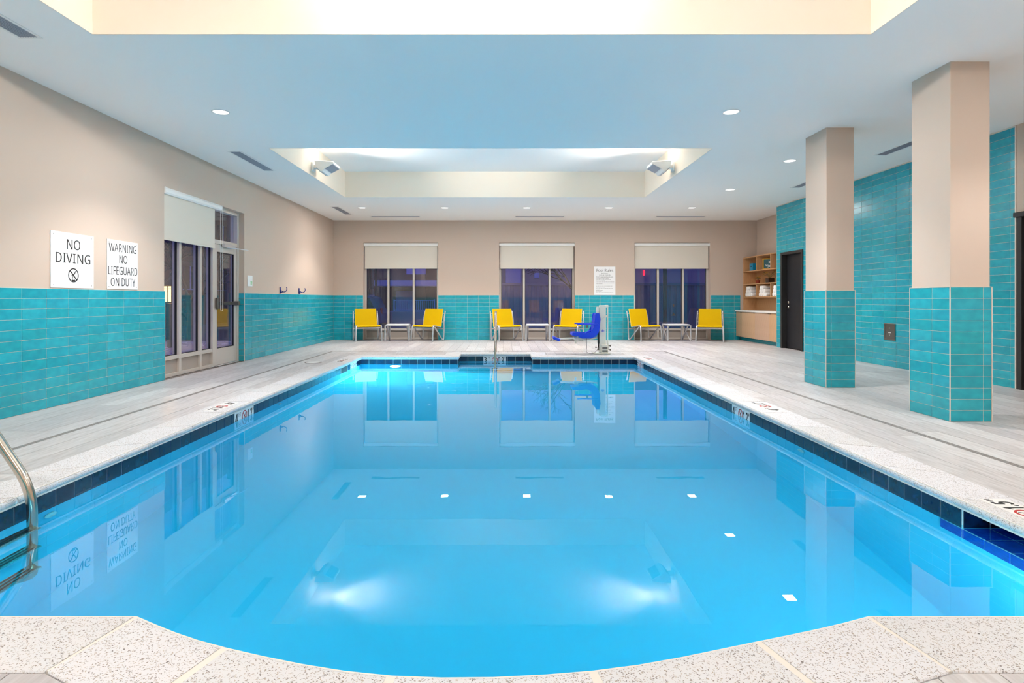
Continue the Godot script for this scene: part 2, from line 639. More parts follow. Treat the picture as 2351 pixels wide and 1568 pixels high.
func walls() -> void:
	# left: opening for the entrance at d 8.05 to 10.54
	var st := S()
	bx(st, LX - 0.26, LX - 0.01, -0.1, H + 0.05, NEAR_D - 0.25, 8.05)
	bx(st, LX - 0.26, LX - 0.01, -0.1, H + 0.05, 10.54, BD + 0.3)
	bx(st, LX - 0.26, LX - 0.01, 2.65, H + 0.05, 8.05, 10.54)
	var w := obj("wall_left", st, M.beige)
	tag(w, "beige left wall with a teal tiled wainscot and a glass entrance", "wall", "", "structure")
	st = S()
	bx(st, LX - 0.012, LX - 0.003, 0, 1.2225, NEAR_D, 8.05)
	bx(st, LX - 0.012, LX - 0.003, 0, 1.2225, 10.54, BD)
	bx(st, LX - 0.13, LX - 0.004, 0, 1.2225, 10.534, 10.541)
	obj("grout_bed", st, M.grout, w)
	lay(w, frame(V(LX - 0.009, 0, 0), Vector3(0, 0, -1), Vector3.UP), [[NEAR_D, 0, 8.05, 1.2192], [10.54, 0, BD, 1.2192]], M.teal, 0.3048, 0.1016, 5.05)
	lay(w, frame(V(LX - 0.13, 0, 10.535), Vector3.RIGHT, Vector3.UP), [[0, 0, 0.13, 1.2192]], M.teal)
	st = S()
	bx(st, LX - 0.01, LX + 0.002, 0, 1.2225, 8.047, 8.053)
	bx(st, LX - 0.008, LX + 0.003, 0, 1.2225, 10.525, 10.534)
	obj("edge_trim", st, M.edge_trim, w)
	# far wall with three openings
	st = S()
	var xs := [-3.83, -1.78, -0.107, 1.969, 3.604, 5.68]
	var e := -4.9
	for k in 3:
		bx(st, e, xs[2 * k], -0.1, H + 0.05, BD + 0.01, BD + 0.3)
		bx(st, xs[2 * k], xs[2 * k + 1], 2.66, H + 0.05, BD + 0.01, BD + 0.3)
		e = xs[2 * k + 1]
	bx(st, e, 7.3, -0.1, H + 0.05, BD + 0.01, BD + 0.3)
	w = obj("wall_back", st, M.beige)
	tag(w, "beige far wall above teal tiles with three tall windows", "wall", "", "structure")
	var rects := []
	e = LX
	st = S()
	for x in xs + [6.5]:
		if xs.find(x) % 2 == 0 or x == 6.5:
			rects.append([e, 0, x, 1.2192])
			bx(st, e, x, 0, 1.2225, BD + 0.003, BD + 0.012)
		else:
			e = x
	obj("grout_bed", st, M.grout, w)
	lay(w, frame(V(0, 0, BD + 0.009), Vector3.RIGHT, Vector3.UP), rects, M.teal, 0.3048, 0.1016, -4.64)
	st = S()
	for k in 6:
		bx(st, xs[k] - 0.004, xs[k] + 0.004, 0, 1.2225, BD - 0.002, BD + 0.01)
	obj("edge_trim", st, M.edge_trim, w)
	# right: tiled to the ceiling from d 7.29 to 13.64, then a niche behind it
	st = S()
	bx(st, RX + 0.01, 7.3, -0.1, H + 0.05, 7.25, 12.43)
	bx(st, RX + 0.01, 7.3, 2.17, H + 0.05, 12.43, 13.41)
	bx(st, RX + 0.01, 7.3, -0.1, H + 0.05, 13.41, 13.64)
	bx(st, RX + 0.28, 7.3, -0.1, 2.17, 12.43, 13.41)
	bx(st, 6.955, 7.3, -0.1, H + 0.05, 13.64, BD + 0.3)
	bx(st, RX + 0.01, 7.3, 2.17, H + 0.05, 6.2, 7.25)
	bx(st, RX + 0.5, 7.3, -0.1, 2.17, 6.2, 7.25)
	bx(st, RX + 0.01, 7.3, -0.1, H + 0.05, NEAR_D - 0.25, 6.2)
	w = obj("wall_right", st, M.beige)
	tag(w, "right wall tiled teal up to the ceiling, beige beside the near door", "wall", "", "structure")
	st = S()
	bx(st, RX + 0.003, RX + 0.012, 0, H, 7.29, 12.43)
	bx(st, RX + 0.003, RX + 0.012, 2.17, H, 12.43, 13.41)
	bx(st, RX + 0.003, RX + 0.012, 0, H, 13.41, 13.64)
	obj("grout_bed", st, M.grout, w)
	lay(w, frame(V(RX + 0.009, 0, 0), Vector3(0, 0, 1), Vector3.UP), [[-12.43, 0, -7.29, H], [-13.41, 2.17, -12.43, H], [-13.64, 0, -13.41, H]], M.teal, 0.3048, 0.1016, -7.36)
	st = S()
	bx(st, RX - 0.003, RX + 0.012, 0, H, 7.278, 7.29)
	bx(st, RX - 0.003, RX + 0.012, 0, H, 13.64, 13.648)
	obj("edge_trim", st, M.edge_trim, w)
	# behind the camera
	st = S()
	bx(st, -4.9, 7.3, -0.1, H + 0.05, NEAR_D - 0.25, NEAR_D)
	w = obj("wall_near", st, M.beige)
	tag(w, "beige wall behind the camera, mirrored in the far windows with its teal band", "wall", "", "structure")
	st = S()
	bx(st, LX, RX, 0, 1.22, NEAR_D - 0.001, NEAR_D + 0.009)
	obj("wainscot", st, M.teal[1], w)


# pool outlines in (x, d), counter-clockwise
func arc_pts() -> Array:
	var p := [Vector2(-1.284, 2.035), Vector2(-0.887, 1.852), Vector2(-0.329, 1.712), Vector2(0.269, 1.735), Vector2(0.827, 1.885), Vector2(1.279, 2.035)]
	var out := []
	for i in 5:
		var pre: Vector2 = p[i - 1] if i > 0 else p[0] * 2.0 - p[1] - Vector2(0.0, -0.06)
		var post: Vector2 = p[i + 2] if i < 4 else p[5] * 2.0 - p[4] - Vector2(0.0, -0.06)
		var seg := []
		for k in 5: seg.append(p[i].cubic_interpolate(p[i + 1], pre, post, k / 4.0))
		out.append(seg)
	return out


func pool_outline() -> PackedVector2Array:
	var o := PackedVector2Array([Vector2(PL, PN)])
	for seg in arc_pts(): for k in 4: o.append(seg[k])
	o.append_array([Vector2(1.279, PN), Vector2(PR, PN), Vector2(PR, PF), Vector2(NR, PF), Vector2(NR, NOTCH_D), Vector2(NL, NOTCH_D), Vector2(NL, PF), Vector2(PL, PF)])
	return o


func grown(p: PackedVector2Array, r: float) -> PackedVector2Array:
	var o := PackedVector2Array()
	for i in p.size():
		var a := (p[i] - p[i - 1 if i > 0 else p.size() - 1]).normalized()
		var b := (p[(i + 1) % p.size()] - p[i]).normalized()
		var na := Vector2(a.y, -a.x)
		var nb := Vector2(b.y, -b.x)
		o.append(p[i] + (na + nb) * r / (1.0 + na.dot(nb)))
	return o


func floor_and_deck() -> void:
	var w := pool_outline()
	var hole := grown(w, 0.295)
	# slab under the planks, cut round the coping
	var st := S()
	for r in [[-4.9, -1.0], [-1.0, 1.0], [1.0, 7.3]]:
		for q in [[NEAR_D - 0.3, 6.0], [6.0, 16.4]]:
			for poly in Geometry2D.clip_polygons(PackedVector2Array([Vector2(r[0], q[0]), Vector2(r[1], q[0]), Vector2(r[1], q[1]), Vector2(r[0], q[1])]), grown(hole, 0.0)):
				prism(st, poly, -0.2, -0.006)
	var f := obj("floor", st, M.deck_joint)
	tag(f, "pale grey plank-tiled pool deck", "floor", "", "structure")
	# plank zones between the drains: x0, x1, d0, d1, plank width
	var zones := [[-4.64, -3.658, NEAR_D, 16.07, 0.1964], [-3.607, -3.03, NEAR_D, 12.447, 0.1967], [-3.658, 3.458, 12.469, 16.07, 0.2033],
		[-3.03, 2.84, NEAR_D, 2.2, 0.1957], [-3.03, 2.84, 11.2, 12.447, 0.1957], [2.84, 3.407, NEAR_D, 12.447, 0.1933], [3.458, 6.42, NEAR_D, 8.964, 0.1983], [3.458, 6.42, 8.976, 16.07, 0.1983], [6.42, 6.95, 13.66, 16.07, 0.19]]
	var cells := []
	for z in zones:
		var n := roundi((z[1] - z[0]) / z[4])
		var pw: float = (z[1] - z[0]) / n
		for i in n:
			var d: float = z[2] - rng.randf() * 1.2
			while d < z[3]:
				var d0 := maxf(d, z[2])
				var d1 := minf(d + 1.2, z[3])
				d += 1.2
				if d1 - d0 < 0.03: continue
				var g := 0.0019
				var x0: float = z[0] + i * pw + g
				var x1: float = z[0] + (i + 1) * pw - g
				var rect := PackedVector2Array([Vector2(x0, d0 + g), Vector2(x1, d0 + g), Vector2(x1, d1 - g), Vector2(x0, d1 - g)])
				for poly in Geometry2D.clip_polygons(rect, hole):
					if signed_area(poly) < 0.0 or absf(signed_area(poly)) < 0.004: continue
					var c := Vector2.ZERO
					var shown := false
					var near := 99.0
					for q in poly:
						c += q / poly.size()
						shown = shown or seen(V(q.x, 0, q.y))
						near = minf(near, q.length())
					cells.append([near if shown else near + 1000.0, poly])
	cells.sort_custom(func(a, b): return a[0] < b[0])
	var rest := []
	for k in 5: rest.append(S())
	for k in cells.size():
		var mi := rng.randi() % 5
		var lift_ := rng.randfn(0, 0.0003)
		if k < 300 and cells[k][0] < 1000.0:
			var s := S()
			prism(s, cells[k][1], -0.006, lift_)
			obj("plank", s, M.planks[mi], f)
		else:
			prism(rest[mi], cells[k][1], -0.006, lift_)
	var joined: ArrayMesh = null
	for k in 5:
		rest[k].generate_normals()
		joined = rest[k].commit(joined) if joined else rest[k].commit()
		joined.surface_set_material(joined.get_surface_count() - 1, M.planks[k])
	put("more_planks", joined, f).set_meta("kind", "stuff")
	# slot drains round the pool
	drain("left of the pool", -3.6325, -3.6325, NEAR_D, 12.458, 0.0)
	drain("right of the pool", 3.4325, 3.4325, NEAR_D, 12.458, 0.0)
	drain("between the pool and the far chairs", -3.607, 3.407, 12.458, 12.458, 1.0)


func drain(where: String, x0: float, x1: float, d0: float, d1: float, across: float) -> void:
	var o := thing("slot_drain", "narrow dark slot drain in the deck %s" % where, "drain")
	var st := S()
	var sl := S()
	if across > 0.0:
		bx(st, x0, x1, -0.02, -0.004, d0 - 0.01, d0 + 0.01)
		for s in [-0.0085, 0.0085]: bx(sl, x0, x1, -0.004, 0.0008, d0 + s - 0.0012, d0 + s + 0.0012)
	else:
		bx(st, x0 - 0.025, x0 + 0.025, -0.02, -0.004, d0, d1)
		for s in [-0.0205, -0.007, 0.007, 0.0205]: bx(sl, x0 + s - 0.0042, x0 + s + 0.0042, -0.004, 0.0008, d0, d1)
		var d := maxf(d0, 3.0)
		while d < 9.0:
			cbx(sl, V(x0, -0.0015, d), Vector3(0.045, 0.004, 0.012), 0.0, Basis(Vector3.UP, 0.9))
			d += 0.05
	obj("channel", st, M.vent_dark, o)
	obj("grate", sl, M.grate_grey, o)


# ---------------------------------------------------------------- pool
func floor_y(d: float) -> float:
	return lerpf(-1.62, -1.02, clampf((d - 2.0) / 9.4, 0, 1))


func pool() -> void:
	var w := pool_outline()
	var p := thing("pool", "rectangular swimming pool with blue water, navy waterline tiles and terrazzo coping", "pool", Vector3.ZERO, 0.0, "", "structure")
	# basin walls and sloping bottom; the right wall has a step niche from d 2.62 to 3.25
	var st := S()
	var basin := PackedVector2Array()
	for q in w:
		basin.append(q)
		if q == Vector2(PR, PN): basin.append_array([Vector2(PR, 2.62), Vector2(PR + 0.3, 2.62), Vector2(PR + 0.3, 3.25), Vector2(PR, 3.25)])
	var wall_out := grown(basin, 0.1)
	for i in basin.size():
		var j := (i + 1) % basin.size()
		prism(st, PackedVector2Array([basin[i], wall_out[i], wall_out[j], basin[j]]), -2.3, -0.043)
	bx(st, PR - 0.001, PR + 0.3, -2.2, -0.212, 2.62, 3.25)
	var t3 := Geometry2D.triangulate_polygon(w)
	for i in range(0, t3.size(), 3):
		var q := []
		for k in 3: q.append(V(w[t3[i + k]].x, floor_y(w[t3[i + k]].y), w[t3[i + k]].y))
		face(st, q, Vector3.UP)
		for k in 3: q[k] = Vector3(q[k].x, -2.4, q[k].z)
		face(st, q, Vector3.DOWN)
	obj("basin", st, M.plaster, p)
	# steps in the notch
	for k in 3:
		st = S()
		bx(st, NL + 0.002, NR - 0.002, -1.3, -0.34 - 0.24 * k, NOTCH_D - 0.3 * (k + 1), NOTCH_D - 0.3 * k, 0.012)
		var stp := obj("entry_step", st, M.plaster, p)
		st = S()
		bx(st, NL + 0.01, NR - 0.01, -0.36 - 0.24 * k, -0.337 - 0.24 * k, NOTCH_D - 0.3 * (k + 1) - 0.003, NOTCH_D - 0.3 * (k + 1) + 0.03)
		obj("tile_nosing", st, M.navy[1], stp)
	# coping stones
	var cope := grown(w, 0.295)
	var nose := grown(w, -0.026)
	st = S()
	for i in w.size():
		var j := (i + 1) % w.size()
		prism(st, PackedVector2Array([nose[i].lerp(cope[i], 0.03), nose[i].lerp(cope[i], 0.975), nose[j].lerp(cope[j], 0.975), nose[j].lerp(cope[j], 0.03)]), -0.05, COPE - 0.0025)
	obj("coping_mortar", st, M.coping_joint, p)
	var arc_first := 1
	var i := 0
	while i < w.size():
		var j := (i + 1) % w.size()
		if i >= arc_first and i < arc_first + 20:
			var pairs := []
			for k in 5: pairs.append([nose[i + k], cope[i + k]])
			stone(p, pairs, 0.014)
			i += 4
			continue
		var n := maxi(1, roundi(w[i].distance_to(w[j]) / 0.61))
		for k in n:
			var a := float(k) / n
			var b := float(k + 1) / n
			stone(p, [[nose[i].lerp(nose[j], a), cope[i].lerp(cope[j], a)], [nose[i].lerp(nose[j], b), cope[i].lerp(cope[j], b)]], 0.006)
		i += 1
	# waterline tiles, 6 inch
	var y0 := -0.196
	var up := Vector3.UP
	var bed := S()
	var seen_walls := [[V(PL, y0, 2.05), V(PL, y0, PF)], [V(PL, y0, PF), V(NL, y0, PF)], [V(NL, y0, PF), V(NL, y0, NOTCH_D)], [V(NL, y0, NOTCH_D), V(NR, y0, NOTCH_D)],
		[V(NR, y0, NOTCH_D), V(NR, y0, PF)], [V(NR, y0, PF), V(PR, y0, PF)], [V(PR, y0, PF), V(PR, y0, 3.25)], [V(PR + 0.3, y0, 3.25), V(PR + 0.3, y0, 2.62)], [V(PR, y0, 3.25), V(PR + 0.3, y0, 3.25)]]
	var gaps := {0: [[3.935, 4.395], [7.84, 8.26], [8.47, 8.93]], 3: [[0.475, 0.935]], 6: [[0.25, 0.71], [4.83, 5.29]]}
	for k in seen_walls.size():
		var a: Vector3 = seen_walls[k][0]
		var b: Vector3 = seen_walls[k][1]
		var len := a.distance_to(b)
		var n := maxi(1, roundi(len / 0.1545))
		var xf := frame(a, (b - a) / len, up)
		var rects := []
		var u := 0.0
		for g in gaps.get(k, []):
			rects.append([u, 0, g[0], 0.15])
			u = g[1]
		rects.append([u, 0, len, 0.15])
		lay(p, xf, rects, M.navy, len / n, 0.15, 0, 0, 0.005, 0.007, 300, "waterline_tile")
		cbx(bed, xf * Vector3(len / 2, 0.076, 0.001), xf.basis * Vector3(len, 0.156, 0.004))
	# the niche step: tiled front under the waterline and tiled tread
	lay(p, frame(V(PR, -0.36, 3.41), Vector3(0, 0, 1), up), [[0, 0, 0.8, 0.15]], M.cobalt, 0.157, 0.15, 0, 0, 0.005, 0.007, 300, "step_tile")
	cbx(bed, V(PR, -0.285, 3.01), Vector3(0.006, 0.156, 0.8))
	lay(p, frame(V(PR, -0.2105, 3.25), Vector3(0, 0, 1), Vector3(1, 0, 0)), [[0, 0, 0.63, 0.3]], M.cobalt, 0.157, 0.15, 0, 0, 0.005, 0.006, 300, "tread_tile")
	cbx(bed, V(PR + 0.15, -0.211, 2.935), Vector3(0.3, 0.006, 0.63))
	obj("tile_grout", bed, M.pool_grout, p)
	# depth markers set in the waterline, and printed on the coping
	var lf := frame(V(PL, y0, 2.05), Vector3(0, 0, -1), up)
	var rf := frame(V(PR, y0, PF), Vector3(0, 0, 1), up)
	marker(p, lf.translated_local(Vector3(4.165, 0.075, 0)), "4", "1.2")
	marker(p, lf.translated_local(Vector3(8.70, 0.075, 0)), "3", "1.0")
	marker(p, rf.translated_local(Vector3(5.06, 0.075, 0)), "4", "1.2")
	marker(p, rf.translated_local(Vector3(0.48, 0.075, 0)), "3", "1.0")
	marker(p, frame(V(NL, y0, NOTCH_D), Vector3.RIGHT, up).translated_local(Vector3(0.705, 0.075, 0)), "3", "0.9")
	var lc := Transform3D(Basis(Vector3(0, 0, 1), Vector3(1, 0, 0), Vector3.UP), Vector3.ZERO)
	var rc := Transform3D(Basis(Vector3(0, 0, -1), Vector3(-1, 0, 0), Vector3.UP), Vector3.ZERO)
	marker(p, Transform3D(lc.basis, V(-2.9, COPE, 6.05)), "4", "1.2", false)
	marker(p, Transform3D(lc.basis, V(-2.9, COPE, 10.6)), "3", "1.0", false)
	marker(p, Transform3D(rc.basis, V(2.705, COPE, 6.05)), "4", "1.2", false)
	marker(p, Transform3D(rc.basis, V(2.705, COPE, 10.9)), "3", "1.0", false)
	marker(p, Transform3D(rc.basis, V(2.705, COPE, 3.02)), "5", "1.5", false)
	# skimmer mouth in the left wall
	st = S()
	for q in [[0, 0.01], [0.41, 0.42]]: cbx(st, lf * Vector3(7.84 + (q[0] + q[1]) / 2, 0.06, 0.006), Vector3(0.012, 0.18, 0.01))
	for q in [-0.025, 0.148]: cbx(st, lf * Vector3(8.05, q, 0.006), Vector3(0.012, 0.012, 0.42))
	var sk := obj("skimmer_mouth", st, M.white, p)
	st = S()
	cbx(st, lf * Vector3(8.05, 0.06, 0.002), Vector3(0.004, 0.165, 0.4))
	obj("skimmer_opening", st, M.black, sk)
	# return inlets
	for q in [[PL + 0.006, -0.32, 3.55, 1], [PL + 0.006, -0.32, 7.2, 1], [PR - 0.006, -0.3, 5.0, -1], [PR - 0.006, -0.3, 9.2, -1]]:
		st = S()
		lathe(st, [Vector2(0.0, 0.008), Vector2(0.018, 0.008), Vector2(0.02, 0.014), Vector2(0.042, 0.008), Vector2(0.045, 0.0)], Transform3D(Basis(Vector3.FORWARD, q[3] * PI / 2), V(q[0], q[1], q[2])))
		obj("return_inlet", st, M.white, p)
	# lid of the skimmer in the deck
	st = S()
	lathe(st, [Vector2(0.0, 0.006), Vector2(0.115, 0.006), Vector2(0.125, 0.003), Vector2(0.125, 0.0)], Transform3D(Basis.IDENTITY, V(-3.33, 0, 10.3)), 32, -1)
	var lid := thing("skimmer_lid", "round white skimmer lid set in the deck left of the pool", "lid")
	obj("cover", st, M.white, lid)
	st = S()
	lathe(st, [Vector2(0.125, 0.0), Vector2(0.125, 0.004), Vector2(0.145, 0.004), Vector2(0.15, 0.0)], Transform3D(Basis.IDENTITY, V(-3.33, 0, 10.3)), 32, -1)
	obj("collar", st, M.deck_joint, lid)
	# the water itself
	var wb := grown(w, 0.03)
	for poly in Geometry2D.merge_polygons(wb, PackedVector2Array([Vector2(PR, 2.59), Vector2(PR + 0.33, 2.59), Vector2(PR + 0.33, 3.28), Vector2(PR, 3.28)])):
		st = S()
		prism(st, poly, -2.35, WATER)
		tag(obj("pool_water", st, M.water), "clear bright blue pool water with soft reflections", "water", "", "structure")


func stone(p: Node, pairs: Array, gap: float) -> void:
	var n := pairs.size()
	var q := pairs.duplicate(true)
	var g0: float = gap / pairs[0][0].distance_to(pairs[1][0])
	for e in 2:
		q[0][e] = pairs[0][e].lerp(pairs[1][e], g0)
		q[n - 1][e] = pairs[n - 1][e].lerp(pairs[n - 2][e], g0)
	var prof := [Vector2(0.3, -0.046)]
	for k in 9:
		var a := -PI / 2 - PI * k / 8.0
		prof.append(Vector2((0.026 + 0.026 * cos(a)) / 0.321, COPE - 0.025 + 0.025 * sin(a)))
	prof[0] = Vector2(0.97, COPE - 0.05)
	prof.append(Vector2(0.12, COPE))
	prof.append(Vector2(0.975, COPE))
	prof.append(Vector2(0.986, COPE - 0.004))
	prof.append(Vector2(0.986, COPE - 0.05))
	var rings := []
	for r in q:
		var ring := []
		for t in prof:
			var at: Vector2 = r[0].lerp(r[1], t.x)
			ring.append(V(at.x, t.y, at.y))
		rings.append(ring)
	var st := S()
	for i in n - 1:
		var c: Vector3 = (rings[i][0] + rings[i + 1][0] + rings[i][10] + rings[i + 1][10]) / 4 - Vector3(0, 0.024, 0)
		for k in prof.size():
			var k2 := (k + 1) % prof.size()
			around(st, [rings[i][k], rings[i][k2], rings[i + 1][k2], rings[i + 1][k]], c, 1 if k < 11 else -1)
	for e in [[0, 1], [n - 1, n - 2]]:
		var poly: Array = rings[e[0]]
		face(st, poly, poly[0] - rings[e[1]][0])
	obj("coping_stone", st, M.stones[rng.randi() % 3], p)


func marker(p: Node, xf: Transform3D, feet: String, metres: String, plated := true) -> void:
	var st := S()
	var z := 0.0
	var o: Node3D
	if plated:
		for k in 3: cbx(st, xf * Vector3((k - 1) * 0.153, 0, 0.0035), (xf.basis * Vector3(0.151, 0.15, 0.007)).abs(), 0.001)
		o = obj("depth_marker", st, M.sign_white, p)
		z = 0.0072
	else:
		cbx(st, xf * Vector3(0, 0, 0.0003), (xf.basis * Vector3(0.46, 0.15, 0.001)).abs())
		o = obj("depth_marker", st, M.marker_plate, p)
		z = 0.001
	var f := xf.translated_local(Vector3(0, 0, z))
	text(o, feet, 0.105, f.translated_local(Vector3(-0.19, -0.005, 0)), M.black, 0.8, "Droid Sans", true, "numeral")
	text(o, "FT", 0.04, f.translated_local(Vector3(-0.115, 0.032, 0)), M.black, 0.9)
	text(o, metres, 0.105, f.translated_local(Vector3(0.125, -0.005, 0)), M.black, 0.62, "Droid Sans", true, "numeral")
	text(o, "M", 0.032, f.translated_local(Vector3(0.21, 0.035, 0)), M.black, 0.8)
	st = S()
	ring_flat(st, 0.046, 0.058, 0, 0.0012, f, 28)
	var q := f * Transform3D(Basis(Vector3.BACK, -PI / 4), Vector3.ZERO)
	plate(st, PackedVector2Array([Vector2(-0.047, -0.005), Vector2(0.047, -0.005), Vector2(0.047, 0.005), Vector2(-0.047, 0.005)]), 0, 0.0012, q)
	obj("prohibition_ring", st, M.red, o)
	st = S()
	diver(st, f, 0.075)
	obj("diver_figure", st, M.ink, o)


func diver(st: SurfaceTool, f: Transform3D, s: float) -> void:
	var disc := PackedVector2Array()
	for k in 12: disc.append(Vector2(-0.2 + 0.065 * cos(TAU * k / 12), 0.02 + 0.065 * sin(TAU * k / 12)) * s)
	plate(st, disc, 0, 0.001, f)
	for q in [[[-0.17, -0.38], [-0.12, -0.4], [0.0, -0.02], [-0.06, 0.0]], [[-0.12, 0.02], [-0.06, -0.1], [0.18, 0.12], [0.1, 0.2]], [[0.08, 0.14], [0.18, 0.1], [0.34, 0.42], [0.28, 0.48]], [[-0.3, -0.5], [-0.15, -0.44], [0.0, -0.48], [0.15, -0.44], [0.3, -0.5], [0.16, -0.6], [-0.16, -0.6]]]:
		var poly := PackedVector2Array()
		for c in q: poly.append(Vector2(c[0], c[1]) * s)
		plate(st, poly, 0, 0.001, f)


func pillars() -> void:
	for k in 2:
		var d0: float = [5.32, 7.365][k]
		var x0 := 4.052
		var x1 := 4.437 if k == 0 else 4.425
		var d1 := d0 + 0.53
		var st := S()
		bx(st, x0 + 0.012, x1 - 0.012, -0.05, H + 0.02, d0 + 0.012, d1 - 0.012, 0.004)
		var o := obj("pillar", st, M.beige)
		tag(o, ["nearer square beige pillar with a teal tiled base", "farther square beige pillar with a teal tiled base"][k], "pillar", "", "structure")
		st = S()
		bx(st, x0 + 0.003, x1 - 0.003, 0, 1.222, d0 + 0.003, d1 - 0.003)
		obj("grout_bed", st, M.grout, o)
		var wx := x1 - x0
		# the narrow column of tiles is right on the near pillar and left on the far one
		lay(o, frame(V(x0, 0, d0 + 0.009), Vector3.RIGHT, Vector3.UP), [[0.006, 0, wx - 0.006, 1.2192]], M.teal, 0.3048, 0.1016, 0.0 if k == 0 else wx - 0.3048)
		lay(o, frame(V(x0 + 0.009, 0, d1), Vector3(0, 0, 1), Vector3.UP), [[0.006, 0, 0.524, 1.2192]], M.teal, 0.3048, 0.1016, 0.0 if k == 0 else 0.225)
		lay(o, frame(V(x1 - 0.009, 0, d0), Vector3(0, 0, -1), Vector3.UP), [[0.006, 0, 0.524, 1.2192]], M.teal)
		lay(o, frame(V(x1, 0, d1 - 0.009), Vector3.LEFT, Vector3.UP), [[0.006, 0, wx - 0.006, 1.2192]], M.teal)
		for x in [x0, x1]:
			for d in [d0, d1]:
				st = S()
				bx(st, x - 0.001 if x == x0 else x - 0.006, x + 0.006 if x == x0 else x + 0.001, 0, 1.225, d - 0.001 if d == d0 else d - 0.006, d + 0.006 if d == d0 else d + 0.001)
				obj("corner_trim", st, M.edge_trim, o)
		st = S()
		bx(st, x0 - 0.001, x1 + 0.001, 1.2195, 1.225, d0 - 0.001, d1 + 0.001)
		obj("top_trim", st, M.edge_trim, o)


# ---------------------------------------------------------------- windows and doors
func back_windows() -> void:
	var xs := [[-3.83, -1.78, -3.175, -2.473], [-0.107, 1.969, 0.576, 1.285], [3.604, 5.68, 4.286, 4.98]]
	var names := ["window beside the left corner, behind the first pair of yellow chairs", "middle window, behind the chairs at the pool lift", "window nearest the wooden shelves, behind the last pair of chairs"]
	for k in 3:
		var x = xs[k]
		var o := thing("window_%d" % (k + 1), "three-pane metal framed " + names[k], "window", V(x[0], 0, BD + 0.16), 0.0, "", "structure")
		var w: float = x[1] - x[0]
		storefront(o, [0.0, x[2] - x[0], x[3] - x[0], w], 2.66)
		shade(V(x[0], 0, BD + 0.09), 0.0, w - 0.005, 1.96, "half-drawn cream roller shade on the " + ["window beside the left corner", "middle window beside the pool rules sign", "window nearest the wooden shelves"][k])


# storefront frame in local axes: x along, y up, z into the room; mull lists the centres of the uprights
func storefront(o: Node3D, mull: Array, top: float, kick := true) -> void:
	var n := mull.size()
	var f := 0.055
	var dz := -0.055
	for k in n:
		var x: float = mull[k]
		if k == 0: x += f / 2
		if k == n - 1: x -= f / 2
		var st := S()
		cbx(st, Vector3(x, top / 2, dz), Vector3(f, top, 0.11), 0.003)
		obj("mullion", st, M.frame_metal, o)
	for k in n - 1:
		var a: float = mull[k] + (f if k == 0 else f / 2)
		var b: float = mull[k + 1] - (f if k == n - 2 else f / 2)
		var c := (a + b) / 2
		var w := b - a
		var st := S()
		for y in [[0.0, 0.05], [0.245, 0.3], [top - 0.06, top]]:
			cbx(st, Vector3(c, (y[0] + y[1]) / 2, dz), Vector3(w, y[1] - y[0], 0.1), 0.002)
		obj("crossrail", st, M.frame_metal, o)
		st = S()
		cbx(st, Vector3(c, 0.148, dz - 0.01), Vector3(w, 0.194, 0.05), 0.002)
		obj("kick_panel", st, M.kick_metal, o)
		st = S()
		cbx(st, Vector3(c, (0.3 + top - 0.06) / 2, dz - 0.02), Vector3(w + 0.01, top - 0.355, 0.007))
		obj("pane", st, M.glass, o)
		# dark gasket round the pane
		st = S()
		for y in [0.3045, top - 0.0645]: cbx(st, Vector3(c, y, dz + 0.002), Vector3(w, 0.009, 0.03))
		for x in [a + 0.0045, b - 0.0045]: cbx(st, Vector3(x, (0.3 + top - 0.06) / 2, dz + 0.002), Vector3(0.009, top - 0.38, 0.03))
		obj("gasket", st, M.black, o)


func shade(at: Vector3, turn: float, w: float, bottom: float, label: String, fw := 0.0) -> Node3D:
	var o := thing("roller_shade", label, "shade", at, turn, "cream roller shades on the windows")
	var top := 2.655
	fw = fw if fw > 0.0 else w
	var st := S()
	var prof := PackedVector2Array([Vector2(-0.045, 0), Vector2(-0.045, -0.085), Vector2(0.03, -0.085), Vector2(0.05, -0.065), Vector2(0.055, -0.03), Vector2(0.04, 0)])
	plate(st, prof, -w / 2, w / 2, Transform3D(Basis(Vector3(0, 0, 1), Vector3.UP, Vector3.LEFT), Vector3(w / 2, top, 0)))
	obj("cassette", st, M.white, o)
	for x in [-0.004, w + 0.004]:
		st = S()
		cbx(st, Vector3(x, top - 0.043, 0.003), Vector3(0.008, 0.092, 0.105), 0.002)
		obj("end_cap", st, M.white, o)
	st = S()
	cbx(st, Vector3(fw / 2, (top - 0.06 + bottom) / 2, 0.0), Vector3(fw - 0.05, top - 0.06 - bottom, 0.0016))
	obj("fabric", st, M.shade_fabric, o)
	st = S()
	cbx(st, Vector3(fw / 2, bottom + 0.004, 0.0), Vector3(fw - 0.05, 0.028, 0.011), 0.004)
	obj("hem_bar", st, M.shade_fabric, o)
	return o


